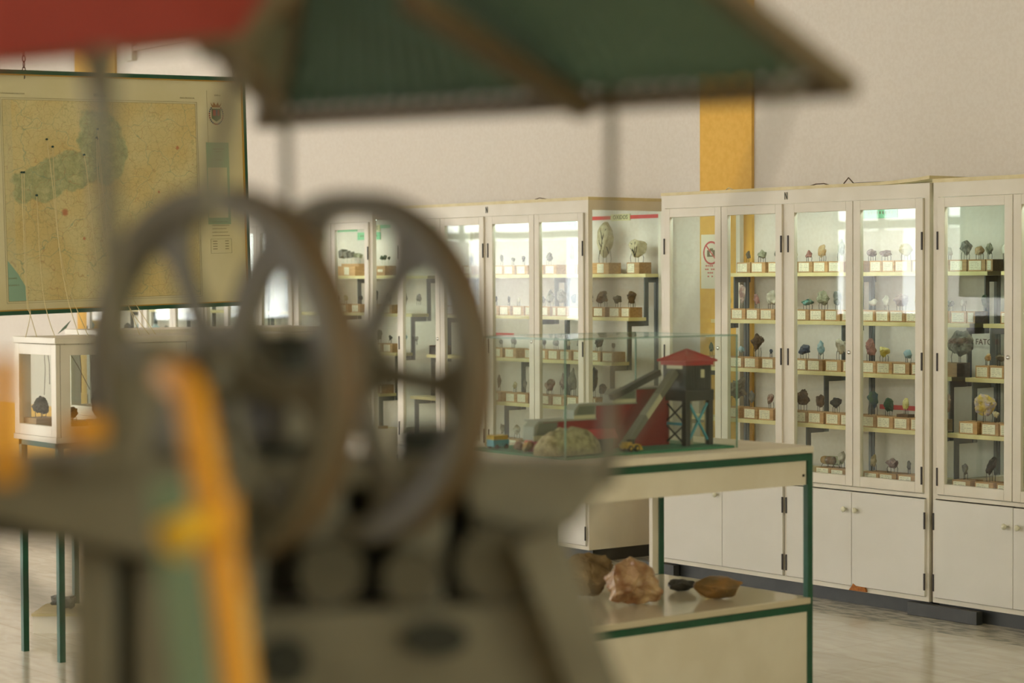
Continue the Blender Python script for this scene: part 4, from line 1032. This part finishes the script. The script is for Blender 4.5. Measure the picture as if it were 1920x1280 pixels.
for e_ in (.0, .008):
    x0, x1, z0, z1 = tl.x - e_, br_.x + e_, br_.z - e_, tl.z + e_
    x0 = max(x0, -a_ + .006)
    for bx_ in ((x0, x1, z1 - .0012, z1), (x0, x1, z0, z0 + .0012), (x1 - .0012, x1, z0, z1), (x0, x0 + .0012, z0, z1)): bd.box(bx_[0], bx_[1], -.0056, -.0052, bx_[2], bx_[3])
q = ml(386, 170); q2 = ml(391, 300); bd.box(q.x, q.x + .001, -.0056, -.0052, q2.z, q.z)
bd.build('map_border', MT['map_ink'], mapE)
q0, q1, q2, q3 = ml(8, 489), ml(50, 551), ml(8, 551), ml(34, 515)
MT['sea'] = simple('map_sea', (138, 170, 146), .45)
MB().prism([(tl.x + .002, -.0056, q0.z), (q0.x + .03, -.0056, q0.z - .02), (q3.x, -.0056, q3.z), (q1.x - .004, -.0056, q1.z + .03), (q1.x, -.0056, br_.z + .002), (tl.x + .002, -.0056, br_.z + .002)], (0, .0004, 0)).build('sea', MT['sea'], mapE)
def mt(body, px, py, size, mat='map_ink', y=-.0062):
    q = ml(px, py, y); text_mesh('map_lettering', body, size, MT[mat], mapE, q, (R(90), 0, 0), extrude=.0002)
mt('SEVILLA', 186, 179, .019, 'ink'); mt('INSTITUTO GEOGRAFICO NACIONAL', 18, 175, .008); mt('MAPA PROVINCIAL', 350, 184, .009); mt('SEVILLA', 406, 179, .010)
mt('OCEANO', 23, 522, .009); mt('ATLANTICO', 25, 535, .009)
# crest
cr = ml(404, 216, -.0062)
ce = MB(); cw, chh = .024, .030
ce.prism([(cr.x - cw, -.0064, cr.z + chh), (cr.x + cw, -.0064, cr.z + chh), (cr.x + cw, -.0064, cr.z - chh*.5), (cr.x, -.0064, cr.z - chh), (cr.x - cw, -.0064, cr.z - chh*.5)], (0, .0004, 0))
co = ce.build('crest', simple('crest_green', (88, 104, 66), .6), mapE); co['label'] = 'small printed crest with crown'
MB().box(cr.x - cw*.72, cr.x - cw*.1, -.0068, -.0064, cr.z - chh*.1, cr.z + chh*.8).box(cr.x + cw*.3, cr.x + cw*.72, -.0068, -.0064, cr.z - chh*.1, cr.z + chh*.8).build('crest_figures', simple('crest_red', (160, 76, 56), .6), co)
MB().box(cr.x - cw*.1, cr.x + cw*.3, -.0068, -.0064, cr.z, cr.z + chh*.8).build('crest_figures', simple('crest_blue', (84, 96, 116), .6), co)
dots = [MB(), MB()]
for k in range(22):
    a = pi * (.75 + 1.5 * k / 21); u, v = cr.x + .036 * cos(a), cr.z + .002 + .044 * sin(a)
    dots[(k // 3) % 2].box(u - .0035, u + .0035, -.0066, -.0062, v - .0035, v + .0035)
dots[0].build('crest_ring', simple('ring_blue', (76, 86, 104), .6), co); dots[1].build('crest_ring', simple('ring_red', (150, 80, 60), .6), co)
cn = MB(); z0 = cr.z + chh + .006
cn.prism([(cr.x - .020, -.0064, z0), (cr.x + .020, -.0064, z0), (cr.x + .030, -.0064, z0 + .022), (cr.x + .016, -.0064, z0 + .008), (cr.x + .011, -.0064, z0 + .024), (cr.x, -.0064, z0 + .009), (cr.x - .011, -.0064, z0 + .024), (cr.x - .016, -.0064, z0 + .008), (cr.x - .030, -.0064, z0 + .022)], (0, .0004, 0))
cn.build('crown', simple('crown_gold', (158, 112, 56), .6), co)
# legend panels
MT['legend'] = simple('legend_green', (142, 168, 130), .6)
a1, a2 = ml(385, 267), ml(432, 420)
MB().box(a1.x, a2.x, -.0060, -.0052, a2.z, a1.z).build('legend_panel', MT['legend'], mapE)
b1, b2 = ml(388, 314), ml(427, 408)
MB().box(b1.x, b2.x, -.0066, -.0060, b2.z, b1.z).build('inset_map', MT['mapmargin'], mapE)
q = ml(408, 280); MB().box(q.x - .03, q.x + .03, -.0066, -.0060, q.z, q.z + .003).box(q.x - .015, q.x + .015, -.0066, -.0060, q.z - .012, q.z - .009).build('legend_lines', MT['map_ink'], mapE); mt('SEVILLA', 408, 300, .010, y=-.0066)
lg = MB(); c1, c2 = ml(394, 448), ml(434, 474)
for bx_ in ((c1.x, c2.x, c1.z - .001, c1.z), (c1.x, c2.x, c2.z, c2.z + .001), (c1.x, c1.x + .001, c2.z, c1.z), (c2.x - .001, c2.x, c2.z, c1.z)): lg.box(bx_[0], bx_[1], -.0060, -.0052, bx_[2], bx_[3])
for r_ in range(4):
    zz = c1.z - .012 - r_ * .012
    lg.box(c1.x + .012, c1.x + .035, -.0060, -.0052, zz, zz + .003).box(c2.x - .035, c2.x - .016, -.0060, -.0052, zz, zz + .003)
for r_ in range(5):
    zz = c1.z + .014 + r_ * .016; lg.box(c1.x + .01, c2.x - .01 - .008 * (r_ % 3), -.0060, -.0052, zz, zz + .002)
lg.build('scale_table', MT['map_ink'], mapE)
# chains up to the ceiling
for px, lb in ((45, 'thin steel chain holding up the left side of the framed map'), (438, 'thin steel chain holding up the right side of the framed map')):
    top = onx(px, 146, MX); ch = MB(); z = top.z - .004; k = 0
    while z < CZ - .002:
        pts = [(0, (.007 * cos(t)) if k % 2 else 0, z + .013 + .015 * sin(t)) if k % 2 else ((.007 * cos(t)), 0, z + .013 + .015 * sin(t)) for t in [2*pi*j/10 for j in range(11)]]
        ch.tube([(MX + p[0], top.y + p[1], p[2]) for p in pts], .0022, 5, cap=False); z += .0245; k += 1
    tag(ch.build('hanging_chain', MT['black']), lb, 'chain', 'chains of the framed map')
# pins and strings down to (and into) the display case
pins = [((45,323),[(47,420),(52,560),(57,588),(48,630)]), ((41,323),[(44,420),(50,560),(57,590),(69,630)]), ((69,366),[(75,480),(82,555),(92,600),(103,629)]),
        ((88,261),[(98,340),(112,470),(126,555),(148,625)]), ((99,275),[(102,340),(113,470),(135,555),(165,626)]), ((158,290),[(165,340),(178,460),(196,560),(230,625)]),
        ((183,242),[(188,300),(205,460),(240,570),(280,625)]), ((181,258),[(184,340),(200,470),(236,560),(262,625)]), ((183,260),[(190,340),(222,470),(250,560),(292,625)])]
PW = ['leftmost dark pin at the map\'s left edge', 'dark pin just beside the leftmost one', 'lowest dark pin, below the green hills', 'upper left pin on the green hills', 'second pin from the top left of the hills', 'pin in the middle of the hills',
      'topmost pin behind the blurred roof post', 'pin under the topmost pin', 'pin touching its neighbour behind the roof post']
for k, ((px, py), pts) in enumerate(pins):
    p0 = onx(px, py, MX + .022)
    M = Matrix.Translation((MX + .012, p0.y, p0.z)) @ Matrix.Rotation(R(90), 4, 'Y')
    E = empty('map_pin', (MX + .012, p0.y, p0.z), label=PW[k], cat='pin', group='pins stuck in the map')
    MB().lathe([(0, -.004), (.001, -.004), (.0012, .004), (.0048, .005), (.0048, .012), (0, .013)], 12, Matrix.Rotation(R(90), 4, 'Y')).build('pin_head', MT['pin'], E)
    qs = [p0 + Vector((.0, 0, 0))]; nn = len(pts)
    for j, (x_, y_) in enumerate(pts):
        X = MX + .022 + (.02 + .16 * ((j + 1) / nn) ** 3 if j < nn - 1 else .25)
        qs.append(onx(x_, y_, X))
    qs[-1].z = CA[4] - .001
    sm = []
    for j in range(len(qs) - 1):
        pa_, pb_ = qs[max(j-1, 0)], qs[j]; pc_, pd_ = qs[j+1], qs[min(j+2, len(qs)-1)]
        for s_ in range(6):
            t = s_ / 6; sm.append(.5 * ((2*pb_) + (-pa_ + pc_)*t + (2*pa_ - 5*pb_ + 4*pc_ - pd_)*t*t + (-pa_ + 3*pb_ - 3*pc_ + pd_)*t*t*t))
    sm.append(qs[-1])
    s_o = MB().tube(sm, .0017, 5).build('string', MT['string'])
    tag(s_o, 'string down to the case from the ' + PW[k].replace('dark ', ''), 'string', 'strings between the map and the case')
rnd = random.Random(4)
for k, (pa_, pb_) in enumerate([((82,657),(83,745)), ((87,657),(93,720)), ((120,675),(168,730)), ((148,712),(152,736)), ((165,660),(170,716)), ((252,660),(260,690)), ((300,655),(316,676))]):
    a = onx(*pa_, -8.36); b = onx(*pb_, -8.38); a.z = CA[4] - .028; b.z = max(b.z, 1.12)
    tag(MB().tube([a, (a + b)/2 + Vector((.004, .004, 0)), b], .0014, 5).build('string', MT['cable']), 'string hanging inside the case, %s from its left end' % ORD[k], 'string', 'strings inside the case under the map')
lf = onx(122, 612, -8.5)
tag(MB().prism([onx(108, 626, -8.45), onx(118, 614, -8.45), onx(133, 600, -8.45), onx(124, 615, -8.45)], (.001, 0, 0)).build('dry_leaf', MT['strut_green']), 'thin yellow-green leaf blade sticking up behind the case', 'leaf')

# ================================================================== machine in the foreground
WC = lambda X, D, Z: CAM + _r * X + _a * D + Vector((0, 0, Z))
ax = (_r * .66 + _a * .751).normalized(); ux = (_r * .751 - _a * .66).normalized(); uz = Vector((0, 0, 1))
c2 = P(660, 690, 2.03); c1 = c2 - ax * .170
base_o = Vector((c1.x, c1.y, 0))
mach = empty('mining_machine_model', (c1.x, c1.y, 1.10), label='out-of-focus grey machine with two spoked flywheels, yellow pipe and corrugated canopy', cat='machine model')
Im = winv(mach)
def mk(mb, n, m, p=mach, **k): return mb.build(n, MT[m], p, local=Im, **k)
RW = .1675
def wheel(c, ph, name='flywheel', lab=None):
    L = lambda r, t, a: c + ux * (r * cos(t)) + uz * (r * sin(t)) + ax * a
    rim = MB(); n = 72
    prof = [(RW - .025, -.013), (RW - .003, -.017), (RW, -.015), (RW, .020), (RW - .004, .022), (RW - .008, .014), (RW - .025, .010)]
    for k in range(n):
        t0, t1 = 2*pi*k/n, 2*pi*(k+1)/n; m = len(prof)
        vs = [L(r, t0, a) for r, a in prof] + [L(r, t1, a) for r, a in prof]
        rim.add(vs, [(j, (j+1) % m, (j+1) % m + m, j + m) for j in range(m)])
    r_ = mk(rim, name, 'machine')
    if lab: r_['label'] = lab
    td = MB()
    for k in range(n):
        t0, t1 = 2*pi*k/n, 2*pi*(k+1)/n
        td.add([L(RW + .0006, t0, -.012), L(RW + .0006, t0, .018), L(RW + .0006, t1, .018), L(RW + .0006, t1, -.012)], [(0,1,2,3)])
    mk(td, 'worn_tread', 'rust', r_)
    ri = RW - .023
    for q in range(6):
        t = ph + q * pi / 3
        sp = MB(); vs = []
        st = [(.02, .020), (.05, .013), (.085, .010), (.112, .012), (.130, .022), (ri + .003, .042)]
        for r, hw_ in st:
            for s_, a in ((-1, -.006), (1, -.006), (1, .006), (-1, .006)):
                d = ux * cos(t) + uz * sin(t); e = -ux * sin(t) + uz * cos(t)
                vs.append(c + d * r + e * (s_ * hw_) + ax * a)
        fs = []
        for k in range(len(st) - 1):
            for j in range(4): fs.append((k*4+j, k*4+(j+1) % 4, (k+1)*4+(j+1) % 4, (k+1)*4+j))
        fs += [(3,2,1,0), tuple(range(len(vs)-4, len(vs)))]
        mk(sp.add(vs, fs), 'spoke', 'machine', r_)
    hb = MB().tube([c - ax * .024, c + ax * .03], .028, 24)
    mk(hb, 'hub', 'machine', r_)
    return r_
wheel(c1, R(54)); wheel(c2, R(54))
mk(MB().tube([c1 - ax * .10, c2 + ax * .045], .013, 16), 'axle', 'machine_dark')
mk(MB().tube([c1 + ax * .045, c2 - ax * .045], .036, 24), 'drive_drum', 'machine_dark')
for q in (c1 - ax * .075, c1 + ax * .055):
    m = MB().bar(q - ux * .05 - uz * .03, q + ux * .05 - uz * .03, .03, .06).tube([q - ax * .016, q + ax * .016], .034, 20)
    mk(m, 'bearing_block', 'machine')
def pp(pts, d, th, push=None):
    poly = [P(x, y, d) for x, y in pts]; return MB().prism(poly, _a * th)
# main frame
g0 = pp([(868,862),(1146,870),(1136,912),(1078,990),(1000,1004),(880,960)], 2.02, .10)
mk(g0, 'bracket_plate', 'machine', bevel=.004)
mk(pp([(420,856),(905,866),(905,914),(420,910)], 2.02, .10), 'top_rail', 'machine', bevel=.004)
for a, b, y0, y1 in ((440,500,905,1150), (560,645,905,1150), (738,838,905,1150), (885,968,905,1150)):
    mk(pp([(a,y0),(b,y0),(b-8,y1),(a+6,y1)], 2.03, .05), 'slot_rib', 'machine', bevel=.006)
for x, y, r in ((620, 1075, .030), (770, 1085, .026), (930, 1060, .036)):
    q = P(x, y, 2.0); mk(MB().tube([q, q + _a * .03], [r, r], 20), 'cover_plate', 'machine_mid')
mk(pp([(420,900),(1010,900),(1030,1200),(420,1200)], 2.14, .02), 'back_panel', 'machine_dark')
lb_ = pp([(440,1150),(1035,1128),(1085,1250),(1100,1330),(420,1330)], 2.01, .10)
mk(lb_, 'lower_beam', 'machine', bevel=.004)
M_ = P(815, 1196, 2.004)  # dark discs laid on the beam, for the shade inside its holes
h = MB(); h.add([M_ + _r * (.031 * cos(t)) + uz * (.017 * sin(t)) for t in [2*pi*k/24 for k in range(24)]] + [M_ - _a * .004 + _r * (.031 * cos(t)) + uz * (.017 * sin(t)) for t in [2*pi*k/24 for k in range(24)]],
      [tuple(range(23, -1, -1)), tuple(range(24, 48))] + [(k, (k+1) % 24, (k+1) % 24 + 24, k + 24) for k in range(24)])
mk(h, 'oval_dark_disc', 'machine_dark')
M_ = P(535, 1240, 2.004)
h = MB().tube([M_, M_ - _a * .004], .022, 20); mk(h, 'round_dark_disc', 'machine_dark')
mk(MB().bar(P(1010, 1000, 1.98), P(1160, 1400, 1.98), .045, .05, up=_a), 'strut', 'machine')
# left frame beam and columns
mk(pp([(-120,872),(60,858),(240,846),(430,905),(430,1068),(250,1042),(128,1012),(-120,948)], 1.74, .14), 'left_beam', 'machine', bevel=.006)
mk(pp([(-120,948),(128,1008),(128,1022),(-120,1000)], 1.80, .10), 'under_beam_shade', 'machine_dark')  # shade below the beam, put in as a dark strip
mk(pp([(130,1015),(216,1040),(216,1500),(134,1500)], 1.80, .08), 'column', 'machine', bevel=.004)
mk(pp([(252,1046),(425,1066),(440,1500),(252,1500)], 1.80, .08), 'column', 'machine', bevel=.004)
mk(pp([(200,1040),(262,1045),(262,1500),(200,1500)], 1.86, .03), 'column_gap_shade', 'machine_dark')  # dark sheet standing for the shade in the gap between columns
mk(pp([(262,640),(322,640),(262,880),(128,905),(150,850)], 1.70, .04), 'a_frame_leg', 'machine', bevel=.004)
mk(pp([(322,640),(262,640),(380,880),(450,900),(440,860)], 1.86, .03), 'a_frame_leg', 'machine', bevel=.004)
mk(pp([(405,700),(560,735),(566,790),(430,770)], 1.97, .05), 'crank_web', 'machine_dark', bevel=.004)
mk(pp([(430,800),(600,790),(640,880),(430,880)], 2.04, .12), 'gear_case', 'machine_dark', bevel=.004)
mk(pp([(742,800),(840,800),(850,875),(742,875)], 2.10, .06), 'valve_box', 'machine_dark', bevel=.004)
q = P(700, 800, 2.2); mk(MB().tube([q, q - uz * .04], .012, 12), 'oiler', 'yellow2')
for (x, y) in ((880, 668), (884, 742)): 
    q = P(x, y, 2.14); mk(MB().tube([q, q + _r * .012], .010, 12), 'grease_cap', 'yellow')
# yellow pipe, clamp and levers; green strut
mk(MB().tube([P(316,706,1.55), P(340,710,1.51), P(358,738,1.49), P(368,790,1.48), P(383,880,1.46), P(403,985,1.45), P(428,1130,1.45), P(448,1290,1.45), P(462,1420,1.45)], .0115, 16), 'yellow_pipe', 'yellow')
mk(MB().tube([P(402,968,1.44), P(350,992,1.43), P(322,1012,1.42)], [.013, .011, .015], 16), 'pipe_elbow', 'yellow2')
q = P(404, 975, 1.44); mk(MB().tube([q - uz * .016, q + uz * .016], .0145, 16), 'pipe_clamp', 'yellow')
mk(MB().tube([P(8,668,1.5), P(6,780,1.5), P(10,905,1.5)], .0095, 14), 'yellow_lever', 'yellow')
mk(MB().tube([P(118,808,1.6), P(195,802,1.6)], .0105, 14), 'yellow_handle', 'yellow')
mk(MB().bar(P(318,900,1.53), P(385,1420,1.53), .027, .02, up=_a), 'green_strut', 'strut_green')
mk(MB().bar(P(455,1120,1.8), P(480,1420,1.8), .014, .014, up=_a), 'green_strut', 'strut_green')
mk(MB().tube([P(-20,1045,1.5), P(60,1120,1.55), P(130,1150,1.62)], .004, 10), 'hose', 'machine_dark')
# canopy
MT['gable'] = simple('gable_paint', (96, 88, 64), .6, c2=(88, 92, 72), scale=5)
A = P(500,205,2.42); B = P(1592,140,1.95); C = P(1290,-100,1.72); D = P(552,-95,2.12)
def sheet(A, B, C, D, name, mat, waves, amp, th=.002):
    nu, nv = waves * 6, 2; up = ((B - A).cross(D - A)).normalized()
    vs = []
    for k in range(2):
        for j in range(nv + 1):
            for i in range(nu + 1):
                u, v = i / nu, j / nv
                p = A.lerp(B, u).lerp(D.lerp(C, u), v) + up * (amp * sin(2*pi*waves*u) + (th if k else 0)); vs.append(p)
    fs = []; S_ = (nu + 1) * (nv + 1)
    for j in range(nv):
        for i in range(nu):
            a = j * (nu + 1) + i; fs.append((a, a + 1, a + nu + 2, a + nu + 1)); fs.append((a + S_, a + nu + 1 + S_, a + nu + 2 + S_, a + 1 + S_))
    return mk(MB().add(vs, fs, True), name, mat)
sheet(A, B, C, D, 'corrugated_roof', 'roof_green', 34, .0035)
dn = Vector((0, 0, -.012))
mk(MB().bar(A + dn, B + dn, .018, .018), 'eave_batten', 'roof_wood')
mk(MB().bar(B + dn, C + dn, .018, .018), 'verge_batten', 'roof_wood')
mid = A.lerp(B, .60); mk(MB().bar(mid + dn * 1.6, mid + (C - B) + dn * 1.6, .022, .02), 'rafter', 'roof_wood')
mk(MB().bar(P(1540,118,1.98), P(1380,-30,1.8), .008, .006), 'verge_trim', 'roof_red')
mk(MB().bar(A + dn, D + dn, .03, .024), 'hip_rafter', 'roof_wood')
# red slope
ra, rb_, rc_, rd_ = P(-250,138,1.50), P(430,58,1.90), P(560,-150,1.9), P(-250,-250,1.45)
nrm = (rb_ - ra).cross(rd_ - ra).normalized() * .012
mk(MB().prism([ra, rb_, rc_, rd_], nrm), 'red_roof', 'roof_red')
mk(MB().bar(P(-250,138,1.51), P(430,72,1.90), .012, .012), 'red_roof_edge', 'roof_wood')
mk(MB().bar(P(400,95,1.92), P(560,-60,2.0), .045, .02), 'ridge_board', 'roof_wood')
mk(pp([(425,45),(430,-120),(600,-120),(560,-20),(515,212),(455,150)],2.2,.01), 'gable_board', 'gable')
mk(MB().tube([P(418,70,1.95), P(455,125,2.0), P(505,180,2.1), P(535,222,2.2)], [.020, .018, .014, .008], 12), 'knee_brace', 'roof_wood')
pm = 'machine_dark'
mk(MB().tube([P(535,205,2.2), P(537,300,2.2), P(540,420,2.2), P(542,880,2.22)], .0052, 12), 'canopy_post', 'machine')
mk(MB().tube([P(1147,165,2.25), P(1145,500,2.25), P(1143,760,2.2), P(1140,900,2.12)], [.0056, .0056, .0062, .009], 12), 'canopy_post', 'machine')
mk(MB().tube([P(185,95,1.62), P(196,240,1.62), P(205,420,1.64), P(215,880,1.72)], [.016, .0085, .0085, .0095], 12), 'canopy_post', 'machine')
mk(MB().tube([P(440,130,1.75), P(420,240,1.7), P(398,330,1.68), P(385,420,1.66)], [.0085, .0085, .0085, .0085], 12), 'canopy_brace', 'machine')
mk(MB().tube([P(1490,130,1.35), P(1415,345,1.38), P(1300,620,1.6), P(1125,910,1.98)], .0028, 8), 'stay_rod', 'machine')
# cabinet that carries the machine, below the frame
pl = empty('machine_plinth', (c1.x, c1.y, 0), (0, 0, math.atan2(_r.y, _r.x)), label='cream pedestal under the out-of-focus machine, below the picture', cat='plinth')
MB().box(-.5, .62, -.42, .35, .06, 1.0).build('body', MT['white_paint'], pl)
MB().box(-.53, .65, -.45, .38, 1.0, 1.03).build('top', MT['edge_wood'], pl)
MB().box(-.47, .59, -.39, .32, 0, .06).build('toe_kick', MT['dark_plinth'], pl)
